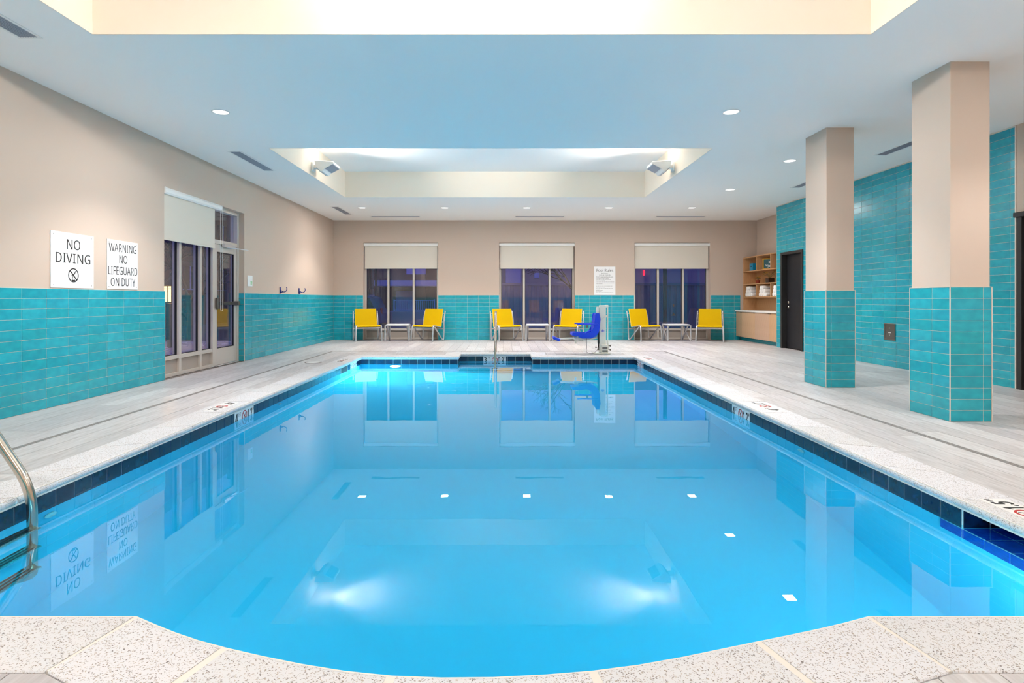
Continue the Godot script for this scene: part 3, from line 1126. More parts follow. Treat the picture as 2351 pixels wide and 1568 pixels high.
func left_entrance() -> void:
	# local x runs away from the camera, z into the room
	var o := thing("window_4", "tall metal framed glazing in the left wall beside the glass door", "window", V(LX - 0.1, 0, 8.05), PI / 2, "", "structure")
	storefront(o, [0.0, 0.57, 1.16, 1.585], 2.65)
	# transom over the door and far jamb
	var st := S()
	cbx(st, Vector3(2.455, 1.325, -0.055), Vector3(0.07, 2.65, 0.11), 0.003)
	obj("door_jamb", st, M.frame_metal, o)
	st = S()
	for y in [[2.03, 2.1], [2.59, 2.65]]: cbx(st, Vector3(2.0, (y[0] + y[1]) / 2, -0.055), Vector3(0.84, y[1] - y[0], 0.1), 0.002)
	obj("transom_rail", st, M.frame_metal, o)
	st = S()
	cbx(st, Vector3(2.0, 2.345, -0.075), Vector3(0.84, 0.5, 0.007))
	obj("pane", st, M.glass, o)
	# the door
	var d := thing("door_1", "narrow metal framed glass door with a dark push bar in the left wall", "door", V(LX - 0.1, 0, 8.05), PI / 2, "", "structure")
	for q in [[1.59, 1.70], [2.31, 2.415]]:
		st = S()
		cbx(st, Vector3((q[0] + q[1]) / 2, 1.02, -0.04), Vector3(q[1] - q[0], 2.01, 0.05), 0.003)
		obj("stile", st, M.frame_metal, d)
	for q in [[0.015, 0.29], [1.9, 2.025]]:
		st = S()
		cbx(st, Vector3(2.005, (q[0] + q[1]) / 2, -0.04), Vector3(0.61, q[1] - q[0], 0.05), 0.003)
		obj("rail", st, M.frame_metal, d)
	st = S()
	cbx(st, Vector3(2.005, 1.095, -0.045), Vector3(0.62, 1.62, 0.007))
	obj("pane", st, M.glass, d)
	st = S()
	for y in [0.295, 1.895]: cbx(st, Vector3(2.005, y, -0.03), Vector3(0.61, 0.01, 0.03))
	for x in [1.705, 2.305]: cbx(st, Vector3(x, 1.095, -0.03), Vector3(0.01, 1.6, 0.03))
	obj("gasket", st, M.black, d)
	st = S()
	cbx(st, Vector3(2.0, 1.04, 0.035), Vector3(0.72, 0.055, 0.035), 0.008)
	var bar := obj("push_bar", st, M.door_frame_grey, d)
	st = S()
	cbx(st, Vector3(2.37, 1.04, 0.02), Vector3(0.09, 0.07, 0.07), 0.006)
	cbx(st, Vector3(1.64, 1.04, 0.02), Vector3(0.05, 0.19, 0.05), 0.012)
	obj("bar_housing", st, M.brushed_steel, bar)
	st = S()
	cbx(st, Vector3(2.03, 2.02, 0.03), Vector3(0.4, 0.055, 0.05), 0.005)
	var cl := obj("door_closer", st, M.aluminium, d)
	st = S()
	tube(st, [Vector3(1.95, 1.985, 0.03), Vector3(2.05, 1.98, 0.16), Vector3(2.42, 1.98, 0.19)], 0.009, 6)
	obj("closer_arm", st, M.aluminium, cl)
	st = S()
	cbx(st, Vector3(2.005, 0.006, -0.03), Vector3(0.84, 0.012, 0.12), 0.004)
	obj("threshold", st, M.aluminium, d)
	shade(V(LX - 0.045, 0, 8.06), PI / 2, 1.62, 1.945, "half-drawn cream roller shade on the glazing beside the glass door", 1.5)
	st = S()
	var pts := []
	for k in 17:
		var a := PI * k / 16.0
		pts.append(Vector3(0.035 * cos(a), 0.95 - 0.035 * sin(a), 0))
	tube(st, [Vector3(0.035, 2.57, 0)] + pts + [Vector3(-0.035, 2.57, 0)], 0.0028, 6)
	var ch := thing("shade_chain", "long looped bead chain hanging from the shade beside the glass door", "chain", V(LX + 0.005, 0, 9.66), PI / 2)
	obj("loop", st, M.white, ch)


func right_doors() -> void:
	# flush door at the far end; local x runs towards the camera, z into the room
	var o := thing("door_2", "charcoal flush door with steel lever in the teal tiled wall", "door", V(RX, 0, 13.41), -PI / 2, "", "structure")
	var st := S()
	cbx(st, Vector3(0.03, 1.085, -0.08), Vector3(0.06, 2.17, 0.21), 0.004)
	cbx(st, Vector3(0.95, 1.085, -0.08), Vector3(0.06, 2.17, 0.21), 0.004)
	cbx(st, Vector3(0.49, 2.14, -0.08), Vector3(0.86, 0.06, 0.21), 0.004)
	obj("door_frame", st, M.door_frame_grey, o)
	st = S()
	cbx(st, Vector3(0.49, 1.06, -0.12), Vector3(0.87, 2.1, 0.045), 0.003)
	obj("door_leaf", st, M.door_grey, o)
	st = S()
	lathe(st, [Vector2(0, 0.012), Vector2(0.026, 0.012), Vector2(0.03, 0.0)], Transform3D(Basis(Vector3.RIGHT, PI / 2), Vector3(0.13, 0.93, -0.098)))
	tube(st, bend([Vector3(0.13, 0.93, -0.1), Vector3(0.13, 0.93, -0.045), Vector3(0.26, 0.925, -0.045)], 0.02), 0.011, 8)
	obj("lever_handle", st, M.steel, o)
	st = S()
	lathe(st, [Vector2(0, 0.016), Vector2(0.026, 0.016), Vector2(0.03, 0.0)], Transform3D(Basis(Vector3.RIGHT, PI / 2), Vector3(0.13, 1.04, -0.098)))
	obj("deadbolt", st, M.steel, o)
	# dark frame at the near end of the tiled wall
	o = thing("door_3", "dark framed doorway at the right edge beyond the nearer pillar", "door", V(RX, 0, 7.25), -PI / 2, "", "structure")
	st = S()
	cbx(st, Vector3(0.035, 1.085, -0.05), Vector3(0.07, 2.17, 0.14), 0.004)
	cbx(st, Vector3(1.015, 1.085, -0.05), Vector3(0.07, 2.17, 0.14), 0.004)
	cbx(st, Vector3(0.525, 2.15, -0.04), Vector3(1.09, 0.06, 0.17), 0.004)
	obj("door_frame", st, M.door_frame_grey, o)
	st = S()
	cbx(st, Vector3(0.525, 1.06, -0.1), Vector3(0.92, 2.11, 0.045), 0.003)
	obj("door_leaf", st, M.door_frame_grey, o)


# ---------------------------------------------------------------- lamps
func downlight(x: float, d: float, label: String, e := 1.0, wide := 1.0) -> void:
	var o := thing("downlight", label, "ceiling light", V(x, H, d), 0.0, "recessed ceiling downlights")
	var st := S()
	lathe(st, [Vector2(0.082, -0.001), Vector2(0.085, -0.006), Vector2(0.1, -0.005), Vector2(0.102, 0.0)], Transform3D.IDENTITY, 28)
	obj("trim_ring", st, M.white, o)
	st = S()
	lathe(st, [Vector2(0.0, -0.003), Vector2(0.083, -0.003), Vector2(0.083, -0.0005)], Transform3D.IDENTITY, 28, -1)
	obj("lens", st, M.lamp_glow, o)
	var l := SpotLight3D.new()
	l.name = "lamp_light"
	l.light_color = Color(1, 0.975, 0.955)
	l.light_energy = 2.2 * e
	l.light_size = 0.08
	l.spot_angle = 58.0
	l.spot_angle_attenuation = 0.5
	l.spot_range = 30.0
	l.spot_attenuation = 2.0
	l.shadow_enabled = true
	l.position = Vector3(0, -0.02, 0)
	l.rotation.x = -PI / 2
	o.add_child(l)
	# the flat lens also spreads light sideways
	var w := AreaLight3D.new()
	w.name = "lens_light"
	w.light_color = l.light_color
	w.light_energy = 1.5 * e * wide
	w.area_size = Vector2(0.15, 0.15)
	w.area_range = 30.0
	w.area_attenuation = 2.0
	w.shadow_enabled = true
	w.position = Vector3(0, -0.012, 0)
	w.rotation.x = -PI / 2
	o.add_child(w)


func lamps() -> void:
	var row := [[-3.33, "first round downlight from the left in the row before the windows"], [-1.378, "second round downlight from the left in the row before the windows"], [0.56, "middle round downlight of the row before the windows"], [2.5, "fourth round downlight from the left in the row before the windows"], [4.457, "fifth round downlight, at the shelf end of the row before the windows"]]
	for r in row: downlight(r[0], 13.85, r[1])
	downlight(-3.255, 6.766, "round downlight over the left deck, near the warning signs", 1.5, 0.6)
	downlight(2.63, 6.766, "round downlight between the two trays, on the pillar side", 1.4, 0.9)
	downlight(4.47, 9.15, "round downlight just left of the farther pillar's top", 1.0, 0.35)
	downlight(4.47, 11.55, "round downlight right of the far light tray", 1.0, 0.35)
	# the same rows go on outside the picture
	for r in [[4.47, 4.05, "right of the nearer pillar's front"], [5.5, 1.8, "by the doorway at the right edge"], [-3.9, 1.9, "over the left deck beside the ladder"], [-3.9, -1.5, "behind the camera on the left"], [3.9, -1.5, "behind the camera on the right"], [0.0, -1.5, "straight behind the camera"]]:
		downlight(r[0], r[1], "round downlight outside the picture, " + r[2], 0.75 if r[1] > 0.0 else 1.6, 0.5 if r[0] == 4.47 else 1.0)
	# vents: centre x, d, length, along depth?
	for r in [[-3.9, 4.2, 1.25, true, "linear ceiling vent at the top left corner of the picture"], [-3.92, 9.2, 1.25, true, "linear ceiling vent above the glass entrance"], [-3.93, 14.3, 1.2, true, "linear ceiling vent at the far left corner of the ceiling"],
		[5.65, 8.15, 1.25, true, "linear ceiling vent between the two pillars"], [5.65, 10.7, 1.25, true, "linear ceiling vent mostly hidden behind the farther pillar"],
		[-2.81, 15.33, 1.25, false, "thin linear ceiling vent above the window by the left corner"], [0.955, 15.33, 1.25, false, "thin linear ceiling vent above the middle window"], [4.63, 15.33, 1.25, false, "thin linear ceiling vent above the window by the shelves"]]:
		var o := thing("ceiling_vent", r[4], "vent", V(r[0], H, r[1]), 0.0 if r[3] else PI / 2, "linear ceiling vents")
		var L: float = r[2]
		var w := 0.15
		var st := S()
		for s in [-1, 1]:
			cbx(st, Vector3(s * (w / 2 + 0.012), -0.003, 0), Vector3(0.026, 0.008, L + 0.05), 0.002)
			cbx(st, Vector3(0, -0.003, s * (L / 2 + 0.012)), Vector3(w, 0.008, 0.026), 0.002)
		obj("frame", st, M.white, o)
		st = S()
		cbx(st, Vector3(0, -0.0005, 0), Vector3(w, 0.002, L))
		obj("backing", st, M.vent_dark, o)
		for k in 7:
			st = S()
			cbx(st, Vector3(-w / 2 + w * (k + 0.5) / 7, -0.0035, 0), Vector3(0.011, 0.006, L), 0.0, Basis(Vector3(0, 0, 1), 0.3))
			obj("slat", st, M.vent_grey, o)
	# uplights on the sides of the trays
	flood(-3.35, 10.3, 1.0, "white wall uplight on the left side of the far light tray", 0.52)
	flood(3.0, 10.3, -1.0, "white wall uplight on the right side of the far light tray", 0.52)
	flood(-3.35, 2.75, 1.0, "white wall uplight on the left of the near tray, above the picture", 1.5)
	flood(3.0, 2.75, -1.0, "white wall uplight on the right of the near tray, above the picture", 1.5)
	# underwater lights
	pool_light(V(-2.07, -0.42, PF - 0.004), Vector3(0, 0, 1), "glowing round underwater light in the far pool wall", 1.3)
	pool_light(V(2.2, -0.5, PN + 0.004), Vector3(0, 0, -1), "underwater light in the near pool wall, below the picture, right", 0.22)
	pool_light(V(-1.9, -0.55, PN + 0.004), Vector3(0, 0, -1), "underwater light in the near pool wall, below the picture, left", 0.11)


func flood(x: float, d: float, s: float, label: String, e: float) -> void:
	var o := thing("uplight", label, "uplight", V(x, 3.43, d), 0.0 if s > 0 else PI, "wall uplights in the light trays")
	# local x points away from the tray side
	var st := S()
	cbx(st, Vector3(0.02, 0, 0), Vector3(0.04, 0.16, 0.16), 0.012)
	cbx(st, Vector3(0.075, 0.0, 0), Vector3(0.09, 0.07, 0.09), 0.012)
	obj("wall_bracket", st, M.white, o)
	st = S()
	var prof := PackedVector2Array([Vector2(0.1, 0.07), Vector2(0.12, -0.03), Vector2(0.2, -0.115), Vector2(0.235, -0.115), Vector2(0.27, -0.07), Vector2(0.43, 0.015), Vector2(0.43, 0.05)])
	plate(st, prof, -0.2, 0.2)
	obj("housing", st, M.white, o)
	# grey louvre panels on the two lower faces
	st = S()
	for q in [[Vector2(0.13, -0.047), Vector2(0.192, -0.113)], [Vector2(0.285, -0.066), Vector2(0.42, 0.006)]]:
		var a: Vector2 = q[0]
		var b: Vector2 = q[1]
		var t := (b - a).normalized()
		var n := Vector2(t.y, -t.x)
		var c := (a + b) / 2 + n * 0.003
		cbx(st, Vector3(c.x, c.y, 0), Vector3((b - a).length(), 0.006, 0.37), 0.0, Basis(Vector3(t.x, t.y, 0), Vector3(-t.y, t.x, 0), Vector3.BACK))
	obj("louvre_panel", st, M.vent_grey, o)
	st = S()
	cbx(st, Vector3(0.265, 0.066, 0), Vector3(0.3, 0.006, 0.36), 0.0, Basis(Vector3(0, 0, 1), -0.06))
	obj("lens", st, M.flood_glow, o)
	var l := AreaLight3D.new()
	l.name = "lamp_light"
	l.light_color = Color(1, 0.93, 0.85)
	l.light_energy = 0.3 * e
	l.area_size = Vector2(0.3, 0.34)
	l.area_range = 30.0
	l.area_attenuation = 2.0
	l.shadow_enabled = true
	l.position = Vector3(0.28, 0.12, 0)
	l.basis = Basis.looking_at(Vector3(0.3, 1, 0.0), Vector3.BACK)
	o.add_child(l)
	# the reflector throws most of the light out across the tray
	var t := SpotLight3D.new()
	t.name = "throw_light"
	t.light_color = Color(1, 0.97, 0.93)
	t.light_energy = 9.0 * e
	t.light_size = 0.12
	t.spot_angle = 60.0
	t.spot_angle_attenuation = 1.0
	t.spot_range = 30.0
	t.spot_attenuation = 2.0
	t.shadow_enabled = true
	t.position = Vector3(0.34, 0.14, 0)
	t.basis = Basis.looking_at(Vector3(1, 0.25, -0.04 * s), Vector3.UP)
	o.add_child(t)


func pool_light(at: Vector3, n: Vector3, label: String, e: float) -> void:
	var o := thing("pool_light", label, "pool light", at, 0.0 if n.z > 0 else PI, "underwater pool lights")
	var st := S()
	var f := Transform3D(Basis(Vector3.RIGHT, PI / 2), Vector3.ZERO)
	lathe(st, [Vector2(0.1, 0.012), Vector2(0.115, 0.02), Vector2(0.13, 0.012), Vector2(0.132, 0.0)], f, 28)
	obj("rim", st, M.steel, o)
	st = S()
	lathe(st, [Vector2(0.0, 0.018), Vector2(0.06, 0.016), Vector2(0.102, 0.01), Vector2(0.102, 0.002)], f, 28)
	obj("lens", st, M.pool_glow, o)
	var l := SpotLight3D.new()
	l.name = "lamp_light"
	l.light_color = Color(0.93, 0.98, 1.0)
	l.light_energy = 4.0 * e
	l.light_size = 0.1
	l.spot_angle = 88.0
	l.spot_angle_attenuation = 0.2
	l.spot_range = 30.0
	l.spot_attenuation = 2.0
	l.shadow_enabled = true
	l.position = Vector3(0, 0, 0.06)
	l.rotation.y = PI
	o.add_child(l)


# ---------------------------------------------------------------- furniture
func make_chair() -> Node3D:
	var o := thing("lounge_chair", "", "chair", Vector3.ZERO, 0.0, "yellow lounge chairs before the windows")
	var st := S()
	# sling: (z, y) side line
	var line := [Vector2(0.285, 0.385), Vector2(0.275, 0.412), Vector2(0.245, 0.425), Vector2(0.15, 0.42), Vector2(0.02, 0.398), Vector2(-0.1, 0.37), Vector2(-0.15, 0.362), Vector2(-0.178, 0.375), Vector2(-0.195, 0.415), Vector2(-0.225, 0.55), Vector2(-0.262, 0.7), Vector2(-0.305, 0.85)]
	var half := func(i: int) -> float: return 0.29 if i < 6 else 0.29 - 0.003 * (i - 6)
	var edge := S()
	for i in line.size() - 1:
		var a: Vector2 = line[i]
		var b: Vector2 = line[i + 1]
		var na := (line[mini(i + 1, line.size() - 1)] - line[maxi(i - 1, 0)] as Vector2).normalized().orthogonal() * 0.006
		var nb := (line[mini(i + 2, line.size() - 1)] - line[i] as Vector2).normalized().orthogonal() * 0.006
		var wa: float = half.call(i)
		var wb: float = half.call(i + 1)
		for s in [1.0, -1.0]:
			var p := [Vector3(-wa, a.y + na.y * s, a.x + na.x * s), Vector3(wa, a.y + na.y * s, a.x + na.x * s), Vector3(wb, b.y + nb.y * s, b.x + nb.x * s), Vector3(-wb, b.y + nb.y * s, b.x + nb.x * s)]
			face(st, p, Vector3(0, na.y * s, na.x * s), 1)
	obj("sling", st, M.yellow_mesh, o)
	for s in [-1.0, 1.0]:
		var pts := []
		for i in line.size(): pts.append(Vector3(s * (float(half.call(i)) + 0.003), line[i].y, line[i].x))
		edge = S()
		tube(edge, pts, 0.008, 6)
		obj("piping", edge, M.yellow_piping, o)
		st = S()
		tube(st, bend([Vector3(s * 0.34, 0.004, 0.31), Vector3(s * 0.334, 0.2, 0.3), Vector3(s * 0.324, 0.425, 0.262), Vector3(s * 0.318, 0.405, 0.13), Vector3(s * 0.318, 0.37, -0.1)], 0.06), 0.021, 10, 0.014, Vector3.RIGHT)
		obj("front_leg", st, M.aluminium, o)
		st = S()
		tube(st, bend([Vector3(s * 0.324, 0.385, 0.2), Vector3(s * 0.332, -0.014, -0.23), Vector3(s * 0.332, 0.33, -0.262), Vector3(s * 0.326, 0.55, -0.262), Vector3(s * 0.32, 0.79, -0.34)], 0.1), 0.019, 10, 0.014, Vector3.RIGHT)
		obj("rear_leg", st, M.aluminium, o)
		for y in [[0.5, -0.245], [0.72, -0.29]]:
			st = S()
			tube(st, [Vector3(s * 0.275, y[0], y[1] + 0.012), Vector3(s * 0.325, y[0], y[1] - 0.012)], 0.006, 6)
			obj("standoff", st, M.aluminium, o)
	for q in [[0.355, 0.235], [0.32, -0.255]]:
		st = S()
		cbx(st, Vector3(0, q[0], q[1]), Vector3(0.645, 0.034, 0.02), 0.004)
		obj("crossbar", st, M.aluminium, o)
	return o


func make_table() -> Node3D:
	var o := thing("side_table", "", "table", Vector3.ZERO, 0.0, "aluminium side tables between the chairs")
	var w := 0.61
	var z := 0.24
	var st := S()
	for s in [-1, 1]: cbx(st, Vector3(s * (w / 2 - 0.02), 0.425, 0), Vector3(0.03, 0.03, 2 * z), 0.004)
	for s in [-1, 1]: cbx(st, Vector3(0, 0.425, s * (z - 0.015)), Vector3(w - 0.07, 0.03, 0.03), 0.004)
	obj("top_frame", st, M.aluminium, o)
	st = S()
	cbx(st, Vector3(0, 0.443, 0), Vector3(w - 0.03, 0.012, 2 * z - 0.02), 0.003)
	obj("tabletop", st, M.white, o)
	for s in [-1.0, 1.0]:
		st = S()
		tube(st, bend([Vector3(s * (w / 2 + 0.005), 0.425, z - 0.01), Vector3(s * (w / 2 + 0.008), -0.012, z + 0.005), Vector3(s * (w / 2 - 0.02), 0.43, -z + 0.02)], 0.075), 0.022, 10, 0.014, Vector3.RIGHT)
		obj("leg", st, M.aluminium, o)
		st = S()
		tube(st, bend([Vector3(s * (w / 2 - 0.045), 0.42, z - 0.05), Vector3(s * (w / 2 - 0.05), -0.012, -z + 0.03), Vector3(s * (w / 2 - 0.05), 0.43, -z + 0.02)], 0.06), 0.022, 10, 0.014, Vector3.RIGHT)
		obj("leg", st, M.aluminium, o)
	return o


func furniture() -> void:
	var c := make_chair()
	var spots := [[-3.63, 15.67, 22.0, "yellow mesh lounge chair nearest the left wall, facing slightly right"], [-2.0, 15.67, -26.0, "yellow mesh lounge chair right of the first small table, turned left"], [0.085, 15.66, 24.0, "yellow mesh lounge chair behind the steel pool handrail"],
		[1.75, 15.67, -24.0, "yellow mesh lounge chair partly behind the blue lift seat"], [3.77, 15.66, 24.0, "yellow mesh lounge chair right of the pool lift, turned right"], [5.48, 15.55, -20.0, "yellow mesh lounge chair nearest the wooden cabinet, facing the camera"]]
	for k in 6:
		var s = spots[k]
		var o: Node3D = c if k == 0 else dup(c, Vector3.ZERO, 0, "", "lounge_chair")
		o.position = V(s[0], 0, s[1])
		o.rotation.y = deg_to_rad(s[2])
		o.set_meta("label", s[3])
	var t := make_table()
	var ts := [[-2.8, 15.66, 3.0, "low silver side table before the window by the left corner"], [0.915, 15.66, 0.0, "low silver side table before the middle window"], [4.61, 15.66, 6.0, "low silver side table before the window by the shelves, turned"]]
	for k in 3:
		var s = ts[k]
		var o: Node3D = t if k == 0 else dup(t, Vector3.ZERO, 0, "", "side_table")
		o.position = V(s[0], 0, s[1])
		o.rotation.y = deg_to_rad(s[2])
		o.set_meta("label", s[3])
	# the loungers behind the camera that the middle window mirrors
	var l := thing("chaise_lounge", "", "lounger", Vector3.ZERO, 0.0, "loungers mirrored in the middle window")
	var st := S()
	cbx(st, Vector3(0, 0.36, 0.3), Vector3(0.6, 0.03, 1.1), 0.01)
	obj("seat_sling", st, M.tan_mesh, l)
	st = S()
	cbx(st, Vector3(0, 0.7, -0.42), Vector3(0.6, 0.75, 0.03), 0.01, Basis(Vector3.RIGHT, -0.35))
	obj("back_sling", st, M.tan_mesh, l)
	for s in [-1.0, 1.0]:
		st = S()
		tube(st, bend([Vector3(s * 0.33, 0.0, 0.82), Vector3(s * 0.33, 0.38, 0.8), Vector3(s * 0.33, 0.36, -0.3), Vector3(s * 0.33, 0.0, -0.35)], 0.05), 0.02, 8)
		obj("side_frame", st, M.aluminium, l)
	st = S()
	cbx(st, Vector3(0, 0.2, 0.8), Vector3(0.64, 0.03, 0.03), 0.005)
	obj("crossbar", st, M.aluminium, l)
	var ls := [[0.05, "tan lounger mirrored at the left edge of the middle window"], [1.84, "tan lounger mirrored in the centre pane of the middle window"], [3.25, "tan lounger mirrored in the right pane of the middle window"]]
	for k in 3:
		var o: Node3D = l if k == 0 else dup(l, Vector3.ZERO, 0, "", "chaise_lounge")
		o.position = V(ls[k][0], 0, -1.6)
		o.rotation.y = PI
		o.set_meta("label", ls[k][1])
	for k in 2:
		dup(t, V([1.0, 2.55][k], 0, -1.7), PI, ["side table mirrored left of the centre lounger in the middle window", "side table mirrored right of the centre lounger in the middle window"][k], "side_table")


func lift() -> void:
	var o := thing("pool_lift", "white pool lift with a blue moulded seat at the far pool edge", "lift", V(2.03, 0.004, 12.0))
	var st := S()
	cbx(st, Vector3(-0.02, 0.008, 0), Vector3(0.32, 0.016, 0.3), 0.004)
	obj("base_plate", st, M.lift_white, o)
	st = S()
	cbx(st, Vector3(0.0, 0.5, 0), Vector3(0.135, 0.97, 0.1), 0.012)
	obj("mast", st, M.lift_white, o)
	st = S()
	cbx(st, Vector3(0.035, 0.1, 0.03), Vector3(0.135, 0.17, 0.15), 0.01)
	var bb := obj("battery_box", st, M.lift_white, o)
	st = S()
	cbx(st, Vector3(0.035, 0.115, 0.107), Vector3(0.105, 0.05, 0.004))
	cbx(st, Vector3(0.035, 0.055, 0.107), Vector3(0.11, 0.035, 0.004))
	obj("slot", st, M.ink_grey, bb)
	# tall side arm, actuator and brace
	st = S()
	cbx(st, Vector3(-0.105, 0.8, 0.0), Vector3(0.055, 0.3, 0.07), 0.008, Basis(Vector3(0, 0, 1), -0.1))
	obj("seat_bracket", st, M.lift_white, o)
	st = S()
	tube(st, [Vector3(-0.085, 0.07, 0.03), Vector3(-0.085, 0.62, 0.03)], 0.012, 8)
	tube(st, [Vector3(-0.085, 0.2, 0.03), Vector3(-0.085, 0.5, 0.03)], 0.02, 8)
	obj("actuator", st, M.black, o)
	st = S()
	tube(st, bend([Vector3(0.13, 0.1, 0.04), Vector3(0.1, 0.2, 0.04), Vector3(0.1, 0.95, 0.04)], 0.05), 0.014, 8)
	cbx(st, Vector3(0.085, 0.965, 0.04), Vector3(0.06, 0.05, 0.06), 0.01)
	obj("side_tube", st, M.lift_white, o)
	st = S()
	tube(st, [Vector3(-0.14, 0.575, 0.085), Vector3(0.1, 0.79, 0.085)], 0.02, 4, 0.012, Vector3.BACK, true)
	obj("brace", st, M.lift_white, o)
	for q in [[-0.1, 0.09], [0.15, 0.16], [0.15, 0.08], [-0.14, 0.13]]:
		st = S()
		lathe(st, [Vector2(0, 0.02), Vector2(0.016, 0.016), Vector2(0.018, 0.0), Vector2(0, -0.012)], Transform3D(Basis(Vector3.RIGHT, PI / 2), Vector3(q[0], q[1], 0.06)), 10)
		tube(st, [Vector3(q[0], q[1], 0.055), Vector3(signf(q[0]) * 0.05, q[1], 0.04)], 0.005, 6)
		obj("clamp_knob", st, M.brushed_steel, o)
	st = S()
	var bf := Transform3D(Basis.IDENTITY, Vector3(0, 0.46, 0.0505))
	ring_flat(st, 0.016, 0.021, 0, 0.0015, bf, 20, 1.5)
	plate(st, PackedVector2Array([Vector2(-0.014, 0.004), Vector2(0, -0.016), Vector2(0.014, 0.004), Vector2(0, 0.012)]), 0, 0.0015, bf)
	plate(st, PackedVector2Array([Vector2(-0.012, 0.024), Vector2(0.012, 0.024), Vector2(0, 0.034)]), 0, 0.0015, bf)
	obj("emblem", st, M.lift_blue, o)
	# moulded seat: side section (x, y) swept across
	st = S()
	var sec := PackedVector2Array([Vector2(-0.64, 0.38), Vector2(-0.635, 0.425), Vector2(-0.58, 0.43), Vector2(-0.3, 0.4), Vector2(-0.25, 0.415), Vector2(-0.215, 0.47), Vector2(-0.165, 0.79), Vector2(-0.145, 0.82), Vector2(-0.095, 0.82), Vector2(-0.085, 0.77), Vector2(-0.07, 0.71), Vector2(-0.085, 0.52), Vector2(-0.11, 0.43), Vector2(-0.17, 0.36), Vector2(-0.26, 0.315), Vector2(-0.44, 0.315), Vector2(-0.53, 0.365)])
	plate(st, sec, -0.17, 0.17)
	obj("seat", st, M.lift_blue, o)
	var wing := PackedVector2Array([Vector2(-0.64, 0.375), Vector2(-0.63, 0.435), Vector2(-0.55, 0.44), Vector2(-0.33, 0.42), Vector2(-0.26, 0.45), Vector2(-0.2, 0.55), Vector2(-0.175, 0.79), Vector2(-0.155, 0.825), Vector2(-0.095, 0.825), Vector2(-0.07, 0.71), Vector2(-0.085, 0.52), Vector2(-0.11, 0.43), Vector2(-0.17, 0.355), Vector2(-0.26, 0.32), Vector2(-0.55, 0.36)])
	for z in [[-0.2, -0.165], [0.165, 0.2]]:
		st = S()
		plate(st, wing, z[0], z[1])
		obj("seat_side", st, M.lift_blue, o)
	st = S()
	cbx(st, Vector3(-0.29, 0.44, 0.02), Vector3(0.13, 0.035, 0.1), 0.012, Basis(Vector3(0, 0, 1), 0.5))
	obj("seat_belt", st, M.lift_blue, o)
	for z in [-0.225, 0.225]:
		st = S()
		cbx(st, Vector3(-0.33, 0.605, z), Vector3(0.43, 0.028, 0.04), 0.01)
		obj("armrest", st, M.lift_blue, o)
	st = S()
	cbx(st, Vector3(-0.345, 0.56, 0.225), Vector3(0.045, 0.05, 0.03), 0.006)
	obj("handset_holder", st, M.ink_grey, o)
	st = S()
	tube(st, [Vector3(-0.14, 0.6, 0.19), Vector3(-0.13, 0.6, 0.0), Vector3(-0.14, 0.6, -0.19)], 0.014, 8)
	tube(st, [Vector3(-0.25, 0.3, 0.0), Vector3(-0.11, 0.32, 0.0), Vector3(-0.07, 0.4, 0.0), Vector3(-0.075, 0.75, 0.0)], 0.02, 8)
	obj("seat_carrier", st, M.lift_white, o)
	st = S()
	cbx(st, Vector3(-0.545, 0.31, 0.0), Vector3(0.09, 0.05, 0.14), 0.008)
	cbx(st, Vector3(-0.55, 0.25, 0.0), Vector3(0.035, 0.1, 0.035), 0.005)
	cbx(st, Vector3(-0.4, 0.3, 0.0), Vector3(0.3, 0.03, 0.1), 0.006)
	obj("footrest_mount", st, M.lift_white, o)
	st = S()
	tube(st, [Vector3(-0.58, 0.31, 0.0), Vector3(-0.89, 0.295, 0.0)], 0.02, 10)
	obj("footrest_arm", st, M.lift_white, o)
	st = S()
	cbx(st, Vector3(-0.945, 0.3, 0.0), Vector3(0.15, 0.055, 0.3), 0.014, Basis(Vector3(0, 0, 1), -0.38))
	obj("footrest", st, M.lift_blue, o)
	# hanging strap and cable
	st = S()
	cbx(st, Vector3(-0.345, 0.2, 0.12), Vector3(0.014, 0.23, 0.012), 0.003)
	obj("hanging_strap", st, M.black, o)
	st = S()
	var pts := [Vector3(-0.345, 0.09, 0.12)]
	for k in 15:
		var f := k / 14.0
		pts.append(Vector3(-0.345 + 0.25 * f, 0.006 + 0.075 * pow(absf(f - 0.38) / 0.5, 2.2), 0.13))
	tube(st, pts, 0.004, 6)
	obj("cable", st, M.ink_grey, o)


